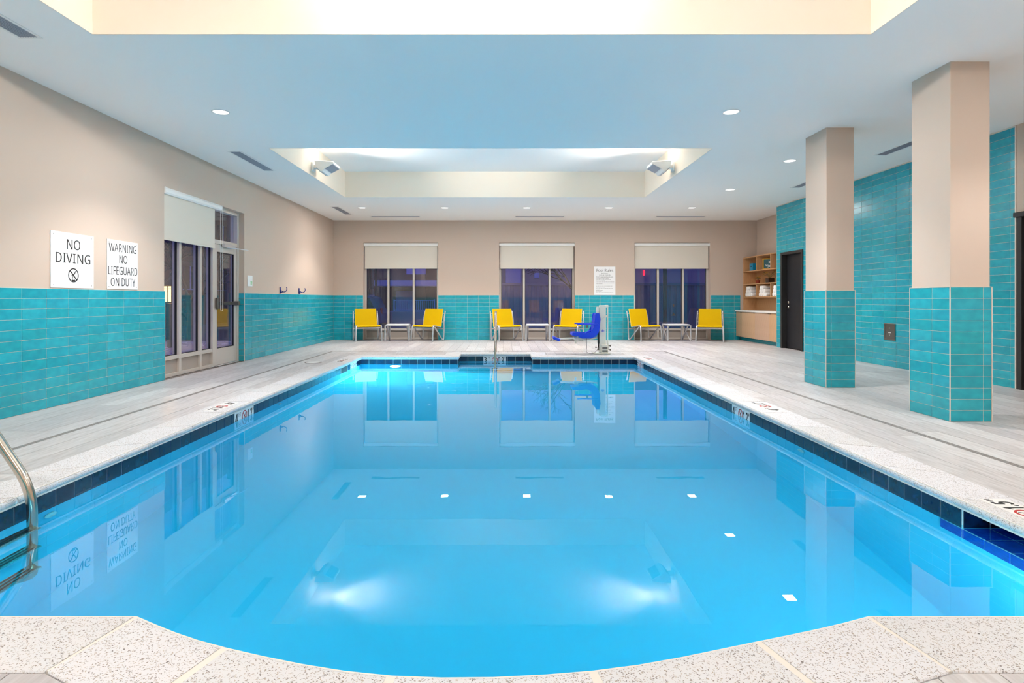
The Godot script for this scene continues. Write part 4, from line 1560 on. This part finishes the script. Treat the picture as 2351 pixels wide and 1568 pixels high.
func rails() -> void:
	# centre handrail in the notch
	var o := thing("handrail", "single steel handrail rising from the entry steps at the far pool end", "handrail")
	var st := S()
	var x := -0.152
	tube(st, bend([V(x, 0.0, 12.42), V(x, 0.60, 12.42), V(x, 0.86, 12.25), V(x, 0.83, 12.0), V(x, 0.3, 11.35), V(x, -0.75, 11.28)], 0.16, 8), 0.0225, 14)
	obj("rail_tube", st, M.steel, o)
	for q in [[0.0, 12.42], [-0.74, 11.28]]:
		st = S()
		lathe(st, [Vector2(0.0, 0.018), Vector2(0.03, 0.018), Vector2(0.055, 0.004), Vector2(0.055, 0.0)], Transform3D(Basis.IDENTITY, V(x, q[0], q[1])), 20)
		obj("escutcheon", st, M.steel, o)
	# ladder on the left wall
	o = thing("pool_ladder", "curved steel pool ladder at the lower left edge of the picture", "ladder")
	for d in [3.24, 2.74]:
		st = S()
		tube(st, bend([V(-3.42, 0.0, d), V(-3.42, 0.56, d), V(-3.2, 0.78, d), V(-2.98, 0.62, d), V(-2.6, 0.06, d), V(-2.6, -0.92, d), V(-2.74, -1.0, d)], 0.14, 7), 0.0255, 16)
		obj("rail_tube", st, M.steel, o)
		st = S()
		lathe(st, [Vector2(0.0, 0.02), Vector2(0.032, 0.02), Vector2(0.06, 0.005), Vector2(0.06, 0.0)], Transform3D(Basis.IDENTITY, V(-3.42, 0, d)), 20)
		obj("escutcheon", st, M.steel, o)
	for k in 3:
		st = S()
		cbx(st, V(-2.585, -0.17 - 0.3 * k, 2.99), Vector3(0.085, 0.03, 0.5), 0.008)
		var r := obj("rung", st, M.steel, o)
		for s in 3:
			st = S()
			cbx(st, V(-2.61 + 0.025 * s, -0.153 - 0.3 * k, 2.99), Vector3(0.012, 0.006, 0.42), 0.002)
			obj("tread_strip", st, M.door_frame_grey, r)


# ---------------------------------------------------------------- signs and fittings
func signs_and_fittings() -> void:
	var lw := frame(Vector3(LX - 0.009, 0, 0), Vector3(0, 0, -1), Vector3.UP)   # x = depth
	var st := S()
	var o := thing("no_diving_sign", "large white sign reading NO DIVING with a crossed-out diver", "sign")
	cbx(st, lw * Vector3(6.335, 1.525, 0.005), Vector3(0.01, 0.59, 0.63), 0.002)
	obj("panel", st, M.sign_white, o)
	var f := lw.translated_local(Vector3(6.335, 0, 0.0102))
	text(o, "NO", 0.108, f.translated_local(Vector3(0.0, 1.695, 0)), M.ink, 1.0)
	text(o, "DIVING", 0.104, f.translated_local(Vector3(0.0, 1.548, 0)), M.ink, 1.1)
	st = S()
	var g := f.translated_local(Vector3(0.0, 1.368, 0))
	ring_flat(st, 0.066, 0.077, 0, 0.0015, g, 36)
	plate(st, PackedVector2Array([Vector2(-0.068, -0.006), Vector2(0.068, -0.006), Vector2(0.068, 0.006), Vector2(-0.068, 0.006)]), 0, 0.0015, g * Transform3D(Basis(Vector3.BACK, -PI / 4), Vector3.ZERO))
	obj("prohibition_ring", st, M.ink, o)
	st = S()
	diver(st, g, 0.105)
	obj("diver_figure", st, M.ink, o)
	screws(o, f, 0.28, 1.26, 1.79)
	o = thing("lifeguard_sign", "white sign reading WARNING NO LIFEGUARD ON DUTY", "sign")
	st = S()
	cbx(st, lw * Vector3(7.165, 1.525, 0.005), Vector3(0.01, 0.59, 0.575), 0.002)
	obj("panel", st, M.sign_white, o)
	f = lw.translated_local(Vector3(7.165, 0, 0.0102))
	var q := [["WARNING", 1.727, 0.84], ["NO", 1.593, 0.84], ["LIFEGUARD", 1.453, 0.8], ["ON DUTY", 1.316, 0.82]]
	for t in q: text(o, t[0], 0.098, f.translated_local(Vector3(0, t[1], 0)), M.ink, t[2])
	screws(o, f, 0.26, 1.26, 1.79)
	# pool rules
	o = thing("pool_rules_sign", "small white Pool Rules sign between the middle and right windows", "sign")
	st = S()
	cbx(st, V(2.785, 1.615, BD + 0.004), Vector3(0.585, 0.78, 0.01), 0.002)
	obj("panel", st, M.sign_white, o)
	f = frame(V(2.785, 0, BD - 0.0013), Vector3.RIGHT, Vector3.UP)
	text(o, "Pool Rules", 0.076, f.translated_local(Vector3(0, 1.9, 0)), M.ink, 0.95)
	text(o, "Pool Hours:", 0.026, f.translated_local(Vector3(0, 1.82, 0)), M.ink)
	text(o, "08:00 AM - 10:00 PM", 0.024, f.translated_local(Vector3(0, 1.772, 0)), M.ink)
	text(o, "Pool for registered guests only", 0.026, f.translated_local(Vector3(0, 1.722, 0)), M.ink, 0.93)
	st = S()
	var lens := [0.36, 0.41, 0.26, 0.51, 0.5, 0.18, 0.39, 0.46, 0.24, 0.46, 0.1, 0.2, 0.17, 0.48]
	var ys := [0, 1, 2, 3, 4, 4.75, 5.8, 6.75, 7.75, 8.7, 9.45, 10.5, 11.5, 12.5]
	for k in 14:
		var x := -0.245
		while x < -0.245 + lens[k]:
			var w := rng.randf_range(0.014, 0.05)
			w = minf(w, -0.245 + lens[k] - x)
			if w > 0.004: cbx(st, f * Vector3(x + w / 2, 1.675 - ys[k] * 0.0305, 0.0005), Vector3(w, 0.0075, 0.001))
			x += w + 0.008
	obj("small_print", st, M.ink_grey, o)
	# plate with green print beside the glass door
	o = thing("exit_button_plate", "small white plate with green print right of the glass door", "plate")
	st = S()
	cbx(st, lw * Vector3(10.76, 1.445, 0.006), Vector3(0.014, 0.2, 0.2), 0.004)
	obj("plate", st, M.white, o)
	f = lw.translated_local(Vector3(10.76, 0, 0.0135))
	text(o, "PUSH", 0.024, f.translated_local(Vector3(0.045, 1.425, 0)), M.green, 0.85, "Droid Sans", true)
	text(o, "EXIT", 0.024, f.translated_local(Vector3(0.045, 1.39, 0)), M.green, 0.95, "Droid Sans", true)
	# blue hooks for the rescue pole
	for k in 2:
		var d: float = [12.22, 13.35][k]
		o = thing("wall_hook", ["blue wall hook on the left wall, nearer the glass door", "blue wall hook on the left wall, nearer the far corner"][k], "hook", V(LX - 0.009, 1.3, d), 0.0, "blue hooks on the left wall")
		st = S()
		cbx(st, Vector3(0.008, 0.0, 0), Vector3(0.016, 0.13, 0.035), 0.005)
		cbx(st, Vector3(0.02, -0.045, 0), Vector3(0.02, 0.05, 0.03), 0.005)
		obj("back_plate", st, M.hook_blue, o)
		st = S()
		var pts := [Vector3(0.01, -0.06, 0)]
		for a in range(-110, 50, 16): pts.append(Vector3(0.085 + 0.062 * cos(deg_to_rad(a)), 0.025 + 0.062 * sin(deg_to_rad(a)), 0))
		tube(st, pts, 0.009, 8)
		tube(st, [Vector3(0.01, 0.0, 0), Vector3(0.035, -0.012, 0), Vector3(0.064, -0.033, 0)], 0.008, 8)
		obj("arm", st, M.hook_blue, o)
	# steel panel on the right wall
	o = thing("steel_panel", "dark stainless steel panel set low in the teal wall between the pillars", "panel")
	var rw := frame(Vector3(RX, 0, 0), Vector3(0, 0, 1), Vector3.UP)    # x = -depth
	st = S()
	for s in [-1, 1]:
		cbx(st, rw * Vector3(-9.645 + s * 0.127, 0.572, 0.006), Vector3(0.012, 0.275, 0.024), 0.003)
		cbx(st, rw * Vector3(-9.645, 0.572 + s * 0.126, 0.006), Vector3(0.012, 0.024, 0.232), 0.003)
	obj("frame", st, M.brushed_steel, o)
	st = S()
	cbx(st, rw * Vector3(-9.645, 0.572, 0.002), Vector3(0.008, 0.23, 0.23))
	obj("door_panel", st, M.brushed_steel, o)
	st = S()
	cbx(st, rw * Vector3(-9.645, 0.56, 0.0065), Vector3(0.002, 0.012, 0.06))
	cbx(st, rw * Vector3(-9.645, 0.635, 0.0065), Vector3(0.002, 0.01, 0.022))
	cbx(st, rw * Vector3(-9.645, 0.52, 0.0065), Vector3(0.002, 0.02, 0.007), 0.0, Basis(Vector3.RIGHT, 0.5))
	obj("marking", st, M.white, o)
	# thermostat on the near pillar
	o = thing("wall_control", "small white control box on the side of the nearer pillar", "control box", V(4.425, 1.335, 5.5))
	st = S()
	cbx(st, Vector3(0.016, 0, 0), Vector3(0.034, 0.14, 0.09), 0.005)
	obj("case", st, M.white, o)
	st = S()
	cbx(st, Vector3(0.034, 0.02, 0), Vector3(0.004, 0.04, 0.06), 0.001)
	obj("display", st, M.ink_grey, o)


func screws(o: Node3D, f: Transform3D, x: float, y0: float, y1: float) -> void:
	for q in [[-x, y0], [x, y0], [-x, y1], [x, y1]]:
		var st := S()
		lathe(st, [Vector2(0, 0.002), Vector2(0.004, 0.0015), Vector2(0.005, 0)], f * Transform3D(Basis(Vector3.RIGHT, PI / 2), Vector3(q[0], q[1], 0)), 8)
		obj("screw", st, M.brushed_steel, o)


# ---------------------------------------------------------------- cabinet corner
func cabinet() -> void:
	var d0 := 13.66
	var d1 := BD - 0.005
	var o := thing("base_cabinet", "pale wood base cabinet under the open shelves in the corner", "cabinet")
	var st := S()
	bx(st, 6.40, 6.95, 0.1, 0.775, d0, d1)
	obj("body", st, M.veneer_0, o)
	var seams := [d1, 15.68, 14.87, 14.05, d0]
	for k in 4:
		st = S()
		bx(st, 6.38, 6.399, 0.105, 0.765, seams[k + 1] + 0.002, seams[k] - 0.002, 0.002)
		var dr := obj("door", st, [M.veneer_4, M.veneer_1, M.veneer_2, M.veneer_3][k], o)
		st = S()
		var pd: float = seams[k + 1] + 0.05 if k < 3 else seams[k] - 0.05
		cbx(st, V(6.374, 0.757, pd), Vector3(0.014, 0.012, 0.06), 0.003)
		obj("pull", st, M.brushed_steel, dr)
	st = S()
	bx(st, 6.5, 6.93, 0.0, 0.1, d0, d1)
	obj("toe_kick", st, M.teal[1], o)
	o = thing("countertop", "white countertop on the pale wood base cabinet", "countertop")
	st = S()
	bx(st, 6.355, 6.95, 0.775, 0.82, d0, d1, 0.003)
	obj("slab", st, M.quartz, o)
	# open shelves above the counter
	o = thing("shelf_unit", "open maple shelf unit holding towels and ornaments", "shelves")
	st = S()
	bx(st, 6.93, 6.953, 0.82, 2.24, d0, d1)
	obj("back_panel", st, M.maple, o)
	for d in [[d1 - 0.022, d1], [d0, d0 + 0.022]]:
		st = S()
		bx(st, 6.573, 6.93, 0.821, 2.24, d[0], d[1], 0.002)
		obj("side_panel", st, M.maple, o)
	for y in [1.155, 1.5, 1.845, 2.218]:
		st = S()
		bx(st, 6.573, 6.93, y, y + 0.024, d0 + 0.022, d1 - 0.022, 0.002)
		obj("shelf", st, M.maple, o)
	for y in [[1.179, 1.5], [1.869, 2.218]]:
		for d in [15.24, 14.43]:
			st = S()
			bx(st, 6.573, 6.93, y[0], y[1], d - 0.011, d + 0.011, 0.002)
			obj("divider", st, M.maple, o)
	# ornaments; depth positions follow the bays
	o = thing("storage_box", "bright blue open box on the top left shelf", "box", V(6.72, 1.87, 15.72))
	st = S()
	for s in [-1, 1]:
		cbx(st, Vector3(s * 0.07, 0.1, 0), Vector3(0.006, 0.2, 0.2), 0.001)
		cbx(st, Vector3(0, 0.1, s * 0.097), Vector3(0.134, 0.2, 0.006), 0.001)
	cbx(st, Vector3(0, 0.004, 0), Vector3(0.134, 0.006, 0.19))
	obj("shell", st, M.cyan_box, o)
	st = S()
	cbx(st, Vector3(-0.074, 0.12, 0), Vector3(0.003, 0.03, 0.05))
	obj("tab", st, M.navy[0], o)
	o = thing("framed_picture", "teal picture in a yellow frame standing on the top shelf", "picture", V(6.75, 1.87, 14.93), 0.95)
	st = S()
	for s in [-1, 1]:
		cbx(st, Vector3(0, 0.14, s * 0.12), Vector3(0.02, 0.28, 0.025), 0.003)
		cbx(st, Vector3(0, 0.14 + s * 0.1275, 0), Vector3(0.02, 0.025, 0.22), 0.003)
	obj("frame", st, M.petal, o)
	st = S()
	cbx(st, Vector3(0.003, 0.14, 0), Vector3(0.01, 0.24, 0.22))
	obj("print", st, M.picture, o)
	st = S()
	for q in [[0.2, 0.04, 0.08, 0.4], [0.17, 0.03, 0.05, -0.5], [0.1, 0.02, 0.12, 0.2], [0.07, 0.03, 0.1, -0.3], [0.1, -0.05, 0.05, 1.0]]:
		cbx(st, Vector3(-0.003, q[0], q[1]), Vector3(0.002, 0.014, q[2]), 0.0, Basis(Vector3.RIGHT, q[3]))
	obj("brush_stroke", st, M.white, o)
	flowers("terracotta_planter", "small yellow flower in a terracotta pot on the second shelf", V(6.72, 1.524, 15.47), 0.055, 0.09, M.terracotta, 0.1, 0.1, 9)
	flowers("flower_vase", "dark square vase of yellow flowers with spreading leaves", V(6.72, 1.524, 14.77), 0.075, 0.12, M.brown_glass, 0.26, 0.17, 12)
	# rolled towels, three heaps
	var roll := towel_mesh()
	var heap_words := ["left", "middle", "right"]
	var counts := 0
	for h in 3:
		var base: float = [15.9, 15.06, 14.3][h]
		for row in 3:
			for k in 4 - row:
				var d := base - 0.112 * (k + row * 0.25)
				var at := V(6.58, 1.179 + 0.054 + row * 0.085, d)
				var words := "white rolled towel, %s in the %s row of the %s heap on the shelf" % [["first", "second", "third", "fourth"][k], ["bottom", "middle", "top"][row], heap_words[h]]
				var t := thing("rolled_towel", words, "towel", at, 0.0, "rolled towels on the third shelf")
				put("roll", roll[0], t, Transform3D(Basis(Vector3.RIGHT, rng.randf() * 6.0), Vector3.ZERO))
				put("spiral_edge", roll[1], t, Transform3D(Basis(Vector3.RIGHT, rng.randf() * 6.0), Vector3.ZERO))
				counts += 1


func towel_mesh() -> Array:
	var st := S()
	var b := Basis(Vector3(0, 0, 1), -PI / 2)
	lathe(st, [Vector2(0, 0.002), Vector2(0.015, 0.0), Vector2(0.025, 0.012), Vector2(0.035, 0.0), Vector2(0.047, 0.003), Vector2(0.0535, 0.014), Vector2(0.0545, 0.05), Vector2(0.0535, 0.3), Vector2(0, 0.305)].map(func(p): return Vector2(p.x, p.y)), Transform3D(b, Vector3.ZERO), 18)
	var e := S()
	cbx(e, Vector3(0.15, 0.0545, 0.0), Vector3(0.28, 0.008, 0.02), 0.003)
	return [done(st, M.towel), done(e, M.towel)]


func flowers(called: String, label: String, at: Vector3, r: float, h: float, pot: Material, spread: float, tall: float, n: int) -> void:
	var o := thing(called, label, "plant", at)
	var st := S()
	if pot == M.brown_glass:
		cbx(st, Vector3(0, h / 2, 0), Vector3(2 * r, h, 2.4 * r), 0.008)
	else:
		lathe(st, [Vector2(0, 0), Vector2(r * 0.7, 0), Vector2(r * 0.95, h * 0.8), Vector2(r, h * 0.8), Vector2(r, h), Vector2(r * 0.85, h), Vector2(r * 0.8, h * 0.85), Vector2(0, h * 0.85)], Transform3D.IDENTITY, 18, -1)
	obj("pot", st, pot, o)
	for k in n:
		var a := TAU * k / n + rng.randf() * 0.4
		var rr := spread * sqrt(rng.randf_range(0.1, 1.0))
		var tip := Vector3(cos(a) * rr * 0.55, h + tall * rng.randf_range(0.45, 1.0), sin(a) * rr)
		st = S()
		tube(st, [Vector3(0, h * 0.8, 0), Vector3(tip.x * 0.4, h + (tip.y - h) * 0.6, tip.z * 0.4), tip], 0.0025, 5)
		var stem := obj("stem", st, M.leaf, o)
		st = S()
		for i in 5:
			var f := TAU * i / 5
			var u := Vector3(cos(f), 0.35, sin(f)) * 0.036
			var w := Vector3(-sin(f), 0, cos(f)) * 0.015
			face(st, [tip, tip + u * 0.6 + w, tip + u, tip + u * 0.6 - w], Vector3.UP)
		obj("blossom" if k % 3 else "leaf_spray", st, M.petal if k % 3 else M.leaf, stem)
		st = S()
		var mid := tip * 0.6 + Vector3(0, h * 0.4, 0)
		var out := Vector3(cos(a + 0.6), 0.1, sin(a + 0.6)) * 0.055
		var side := Vector3(-sin(a + 0.6), 0.1, cos(a + 0.6)) * 0.012
		face(st, [mid, mid + out * 0.5 + side, mid + out, mid + out * 0.5 - side], Vector3.UP)
		obj("leaf", st, M.leaf, stem)


# ---------------------------------------------------------------- outside
func outside() -> void:
	var st := S()
	bx(st, -60, 60, -0.7, -0.4, BD + 0.3, 70)
	bx(st, -60, LX - 0.26, -0.7, -0.4, -20, BD + 0.3)
	tag(obj("ground", st, M.asphalt), "dark asphalt outside the far windows", "ground", "", "structure")
	# brick block across the road
	var b := thing("brick_building", "brick building with a long white canopy seen through the left window", "building")
	st = S()
	bx(st, -16, -0.6, -0.4, 9, 34, 46)
	obj("wall", st, M.brick, b)
	st = S()
	bx(st, -6.9, -0.6, 1.82, 2.12, 31.2, 34)
	obj("canopy", st, M.rail_white, b)
	for q in [[-5.6, -4.0, 2.55, 3.6], [-3.2, -1.8, 3.2, 5.0]]:
		st = S()
		bx(st, q[0], q[1], q[2], q[3], 33.94, 34.05, 0.02)
		obj("window_pane", st, M.siding_pale, b)
	st = S()
	bx(st, -6.2, -5.2, -0.2, 1.6, 33.9, 34.05, 0.02)
	obj("entrance_door", st, M.siding_pale, b)
	st = S()
	bx(st, -4.4, -3.6, -0.4, 3.4, 33.4, 34, 0.02)
	obj("buttress", st, M.dark_metal, b)
	st = S()
	bx(st, -6.4, -3.2, -0.4, 0.5, 29.6, 31.1, 0.03)
	tag(obj("loading_dock", st, M.concrete), "low concrete platform carrying the white railing outside the left window", "platform")
	var r := thing("railing", "white metal railing with thin balusters outside the left window", "railing", V(-5.57, 0.5, 30))
	for y in [0.06, 0.55]:
		st = S()
		cbx(st, Vector3(1.03, y, 0), Vector3(2.1, 0.04, 0.04))
		obj("rail", st, M.rail_white, r)
	for x in [0.0, 2.06]:
		st = S()
		cbx(st, Vector3(x, 0.3, 0), Vector3(0.06, 0.6, 0.06))
		obj("post", st, M.rail_white, r)
	for k in 19:
		st = S()
		cbx(st, Vector3(0.1 + k * 0.103, 0.3, 0), Vector3(0.028, 0.48, 0.02))
		obj("baluster", st, M.rail_white, r)
	# drainpipes and camera at the corner
	var dp := thing("downpipe", "dark downpipes on the brick corner outside the left window", "pipe", V(-6.95, -0.4, 30.6))
	for k in 3:
		st = S()
		tube(st, [Vector3(k * 0.16, 0, 0), Vector3(k * 0.16, 3.2, 0)], [0.07, 0.05, 0.06][k], 10)
		obj("pipe", st, [M.dark_metal, M.ink_grey, M.dark_metal][k], dp)
	st = S()
	cbx(st, Vector3(0.1, 3.35, 0), Vector3(0.5, 0.5, 0.3), 0.03)
	obj("hopper", st, M.siding_pale, dp)
	# parked car, nose to the left
	car()
	# annex with pale window, container, further block
	b = thing("sided_building", "grey building behind the steel container, with a pale window", "building")
	st = S()
	bx(st, -0.6, 18, -0.4, 4.2, 36, 46)
	obj("wall", st, M.siding, b)
	for q in [[0.15, 1.1, 2.1, 2.95], [1.9, 2.2, 2.4, 2.75]]:
		st = S()
		bx(st, q[0], q[1], q[2], q[3], 35.92, 36.05, 0.02)
		obj("window_pane", st, M.siding_pale, b)
	st = S()
	bx(st, 8.57, 8.66, 2.56, 2.9, 35.85, 35.95, 0.02)
	tag(obj("neon_sign", st, M.neon), "small pink neon stroke high in the right window", "neon sign")
	container("purple-grey corrugated steel container outside the middle window", -0.2, 6.0, M.siding)
	container("dark teal corrugated steel container outside the window by the shelves", 6.4, 11.2, M.container_teal)
	# lamp post in window 3
	var lp := thing("lamp_post", "dark post in front of the teal container", "post", V(7.45, -0.4, 27.0))
	st = S()
	tube(st, [Vector3(0, 0, 0), Vector3(0, 4.5, 0)], 0.09, 10)
	obj("shaft", st, M.dark_metal, lp)
	st = S()
	lathe(st, [Vector2(0.0, 0.3), Vector2(0.1, 0.28), Vector2(0.2, 0.0)], Transform3D.IDENTITY, 16, -1)
	obj("footing", st, M.concrete, lp)
	# blue notice frame on posts
	var nb := thing("notice_frame", "blue outlined notice board beyond the right window", "board", V(10.2, -0.4, 25.5))
	st = S()
	cbx(st, Vector3(0, 1.45, 0), Vector3(0.75, 0.7, 0.06), 0.01)
	obj("board", st, M.window_dark, nb)
	st = S()
	for s in [-1, 1]:
		cbx(st, Vector3(s * 0.38, 1.45, 0.02), Vector3(0.04, 0.76, 0.08), 0.005)
		cbx(st, Vector3(0, 1.45 + s * 0.36, 0.02), Vector3(0.72, 0.04, 0.08), 0.005)
	obj("border", st, M.rail_white, nb)
	for s in [-1, 1]:
		st = S()
		cbx(st, Vector3(s * 0.3, 0.55, 0), Vector3(0.05, 1.1, 0.05))
		obj("post", st, M.dark_metal, nb)
	tree("bare leafless tree outside the right pane of the middle window", V(3.1, -0.4, 24), 1.0, 5)
	tree("bare leafless tree at the upper right of the window by the shelves", V(9.9, -0.4, 23), 1.1, 8)
	tree("bare leafless tree seen through the glazing beside the glass door", V(-10.2, -0.4, 19), 1.0, 13)
	tree("thin bare tree before the brick wall in the left window", V(-6.3, -0.4, 24.2), 0.75, 21)
	# side yard seen through the entrance
	b = thing("hotel_wing", "dark building wing with small windows seen through the left glazing", "building")
	st = S()
	bx(st, -24, -18, -0.4, 10, 14, 44)
	obj("wall", st, M.brick, b)
	for k in 6:
		for y in [1.7, 4.5]:
			st = S()
			bx(st, -18.04, -17.95, y, y + 1.3, 17 + 4 * k, 18.3 + 4 * k, 0.02)
			var wn := obj("window_pane", st, M.window_dark, b)
			st = S()
			bx(st, -17.96, -17.92, y - 0.06, y, 16.9 + 4 * k, 18.4 + 4 * k)
			bx(st, -17.96, -17.92, y, y + 1.3, 17.62 + 4 * k, 17.68 + 4 * k)
			obj("window_bar", st, M.siding_pale, wn)
	st = S()
	bx(st, -9, LX - 0.27, -0.42, -0.02, 6, 15.9, 0.02)
	tag(obj("patio", st, M.concrete), "concrete patio outside the glass entrance", "patio", "", "structure")
	var fence := thing("iron_fence", "dark iron fence of thin pickets beyond the glass entrance", "fence", V(-8.6, -0.02, 10.4))
	for y in [0.12, 0.95]:
		st = S()
		cbx(st, Vector3(0, y, -2.7), Vector3(0.03, 0.03, 5.4))
		obj("rail", st, M.dark_metal, fence)
	for k in 37:
		st = S()
		cbx(st, Vector3(0, 0.53, -0.15 * k), Vector3(0.02, 1.05, 0.02))
		obj("picket", st, M.dark_metal, fence)
	var sn := S()
	for k in 160:
		var d := rng.randf_range(10.5, 15.6)
		cbx(sn, V(rng.randf_range(-8.4, -6.2), -0.012, d), Vector3(rng.randf_range(0.03, 0.12), 0.02, rng.randf_range(0.03, 0.1)), 0.006, Basis(Vector3.UP, rng.randf() * 3))
	var sno := obj("snow_patches", sn, M.snow)
	tag(sno, "scattered crumbs of old snow on the patio outside the glass door", "snow", "", "stuff")
	# lantern
	var la := thing("lantern", "glowing square lantern with dark bars seen through the left glazing", "lantern", V(-7.78, -0.02, 13.7))
	st = S()
	cbx(st, Vector3(0, 0.52, 0), Vector3(0.09, 1.04, 0.09), 0.01)
	obj("post", st, M.dark_metal, la)
	st = S()
	cbx(st, Vector3(0, 1.25, 0), Vector3(0.18, 0.36, 0.18), 0.01)
	obj("glowing_pane", st, M.lantern_glow, la)
	st = S()
	for sx in [-1, 1]:
		for sz in [-1, 1]: cbx(st, Vector3(sx * 0.1, 1.25, sz * 0.1), Vector3(0.02, 0.4, 0.02))
	for s in [-1, 1]:
		for y in [1.06, 1.37, 1.44]:
			cbx(st, Vector3(s * 0.1, y, 0), Vector3(0.016, 0.016, 0.2))
			cbx(st, Vector3(0, y, s * 0.1), Vector3(0.2, 0.016, 0.016))
		cbx(st, Vector3(0, 1.25, s * 0.1), Vector3(0.012, 0.38, 0.012))
		cbx(st, Vector3(s * 0.1, 1.25, 0), Vector3(0.012, 0.38, 0.012))
	obj("cage", st, M.dark_metal, la)
	st = S()
	lathe(st, [Vector2(0, 1.62), Vector2(0.03, 1.6), Vector2(0.19, 1.47), Vector2(0.19, 1.45), Vector2(0, 1.45)], Transform3D.IDENTITY, 4, -1)
	obj("cap", st, M.dark_metal, la)
	var l := OmniLight3D.new()
	l.name = "lamp_light"
	l.light_color = Color(1, 0.75, 0.45)
	l.light_energy = 0.5
	l.light_size = 0.1
	l.omni_range = 20.0
	l.omni_attenuation = 2.0
	l.shadow_enabled = true
	l.position = Vector3(0, 1.25, 0)
	la.add_child(l)


func container(label: String, x0: float, x1: float, m: Material) -> void:
	var o := thing("shipping_container", label, "container")
	var st := S()
	bx(st, x0, x1, -0.35, 1.86, 29.06, 32)
	obj("shell", st, m, o)
	st = S()
	bx(st, x0 - 0.03, x1 + 0.03, 1.78, 1.92, 28.97, 29.1, 0.01)
	bx(st, x0 - 0.03, x1 + 0.03, -0.4, -0.22, 28.97, 29.1, 0.01)
	for x in [x0, x1]: bx(st, x - 0.05, x + 0.07, -0.4, 1.92, 28.97, 29.1, 0.01)
	obj("frame", st, m, o)
	var x := x0 + 0.2
	while x < x1 - 0.15:
		st = S()
		plate(st, PackedVector2Array([Vector2(-0.1, 0), Vector2(-0.05, 0.06), Vector2(0.05, 0.06), Vector2(0.1, 0)]), -1.0, 1.0, Transform3D(Basis(Vector3.RIGHT, Vector3.BACK, Vector3.DOWN), V(x, 0.78, 29.062)))
		obj("corrugation", st, m, o)
		x += 0.29
	if m == M.container_teal:
		st = S()
		plate(st, PackedVector2Array([Vector2(-0.09, 0), Vector2(0.09, 0), Vector2(0, 0.16)]), 0, 0.01, Transform3D(Basis.IDENTITY, V(8.42, 0.3, 28.98)))
		bx(st, 8.39, 8.45, 0.74, 0.86, 28.98, 28.99)
		obj("warning_sticker", st, M.hazard_yellow, o)


func car() -> void:
	var o := thing("parked_car", "grey-blue estate car parked outside the left window", "car", V(-7.75, -0.4, 28.2))
	# side section (x forward is -x), width along z
	var st := S()
	var body := PackedVector2Array([Vector2(-2.3, 0.35), Vector2(-2.35, 0.75), Vector2(-2.2, 0.92), Vector2(-1.2, 1.05), Vector2(1.95, 1.05), Vector2(2.1, 0.85), Vector2(2.1, 0.4), Vector2(1.8, 0.3), Vector2(-2.0, 0.3)])
	plate(st, body, -0.9, 0.9)
	obj("body", st, M.car_paint, o)
	st = S()
	plate(st, PackedVector2Array([Vector2(-1.2, 1.04), Vector2(-0.5, 1.62), Vector2(1.5, 1.66), Vector2(1.72, 1.58), Vector2(1.97, 1.04)]), -0.78, 0.78)
	obj("cabin", st, M.car_paint, o)
	for q in [[-0.95, -0.4, 0.1, 0.02], [0.12, 0.12, 0.85, 0.85], [0.97, 0.97, 1.72, 1.5]]:
		st = S()
		plate(st, PackedVector2Array([Vector2(q[0], 1.1), Vector2(q[1], 1.55), Vector2(q[3], 1.58), Vector2(q[2], 1.1)]), 0.775, 0.79)
		obj("side_window", st, M.car_glass, o)
	for z in [-0.6, 0.6]:
		st = S()
		cbx(st, Vector3(0.5, 1.7, z), Vector3(1.9, 0.03, 0.04), 0.01)
		obj("roof_rail", st, M.aluminium, o)
	st = S()
	cbx(st, Vector3(2.07, 0.95, 0.8), Vector3(0.08, 0.3, 0.16), 0.02)
	obj("tail_lamp", st, M.red, o)
	for x in [-1.45, 1.4]:
		for z in [-0.82, 0.82]:
			st = S()
			lathe(st, [Vector2(0, -0.11), Vector2(0.3, -0.11), Vector2(0.34, -0.07), Vector2(0.34, 0.07), Vector2(0.3, 0.11), Vector2(0, 0.11)], Transform3D(Basis(Vector3.RIGHT, PI / 2), Vector3(x, 0.34, z)), 20)
			var w := obj("wheel", st, M.rubber, o)
			st = S()
			lathe(st, [Vector2(0, 0.125), Vector2(0.2, 0.115), Vector2(0.21, 0.1)], Transform3D(Basis(Vector3.RIGHT, PI / 2 * signf(z)), Vector3(x, 0.34, z)), 14, -1)
			obj("hubcap", st, M.aluminium, w)


func tree(label: String, at: Vector3, size: float, seed_: int) -> void:
	var o := thing("bare_tree", label, "tree", at, 0.0, "leafless trees outside")
	var r := RandomNumberGenerator.new()
	r.seed = seed_
	var trunk := S()
	var twigs := S()
	tube(trunk, [Vector3.ZERO, Vector3(0.03, 0.9, 0) * size, Vector3(0.0, 1.7, 0.05) * size], 0.07 * size, 8)
	obj("trunk", trunk, M.bark, o)
	for k in 7: branch(twigs, r, Vector3(0, (0.8 + 0.14 * k), 0) * size, Vector3(r.randfn(0, 0.7), 1.0, r.randfn(0, 0.7)).normalized(), 1.3 * size, 0.035 * size, 4)
	obj("branches", twigs, M.bark, o)


func branch(st: SurfaceTool, r: RandomNumberGenerator, at: Vector3, dir: Vector3, len: float, rad: float, depth: int) -> void:
	var mid := at + dir * len * 0.5 + Vector3(r.randfn(0, 0.05), 0, r.randfn(0, 0.05)) * len
	var end := at + dir * len
	tube(st, [at, mid, end], maxf(rad, 0.006), 4)
	if depth == 0: return
	for k in 3:
		var d := (dir + Vector3(r.randfn(0, 0.5), r.randfn(0.08, 0.3), r.randfn(0, 0.5))).normalized()
		branch(st, r, mid.lerp(end, r.randf_range(0.0, 1.0)), d, len * r.randf_range(0.5, 0.75), rad * 0.6, depth - 1)
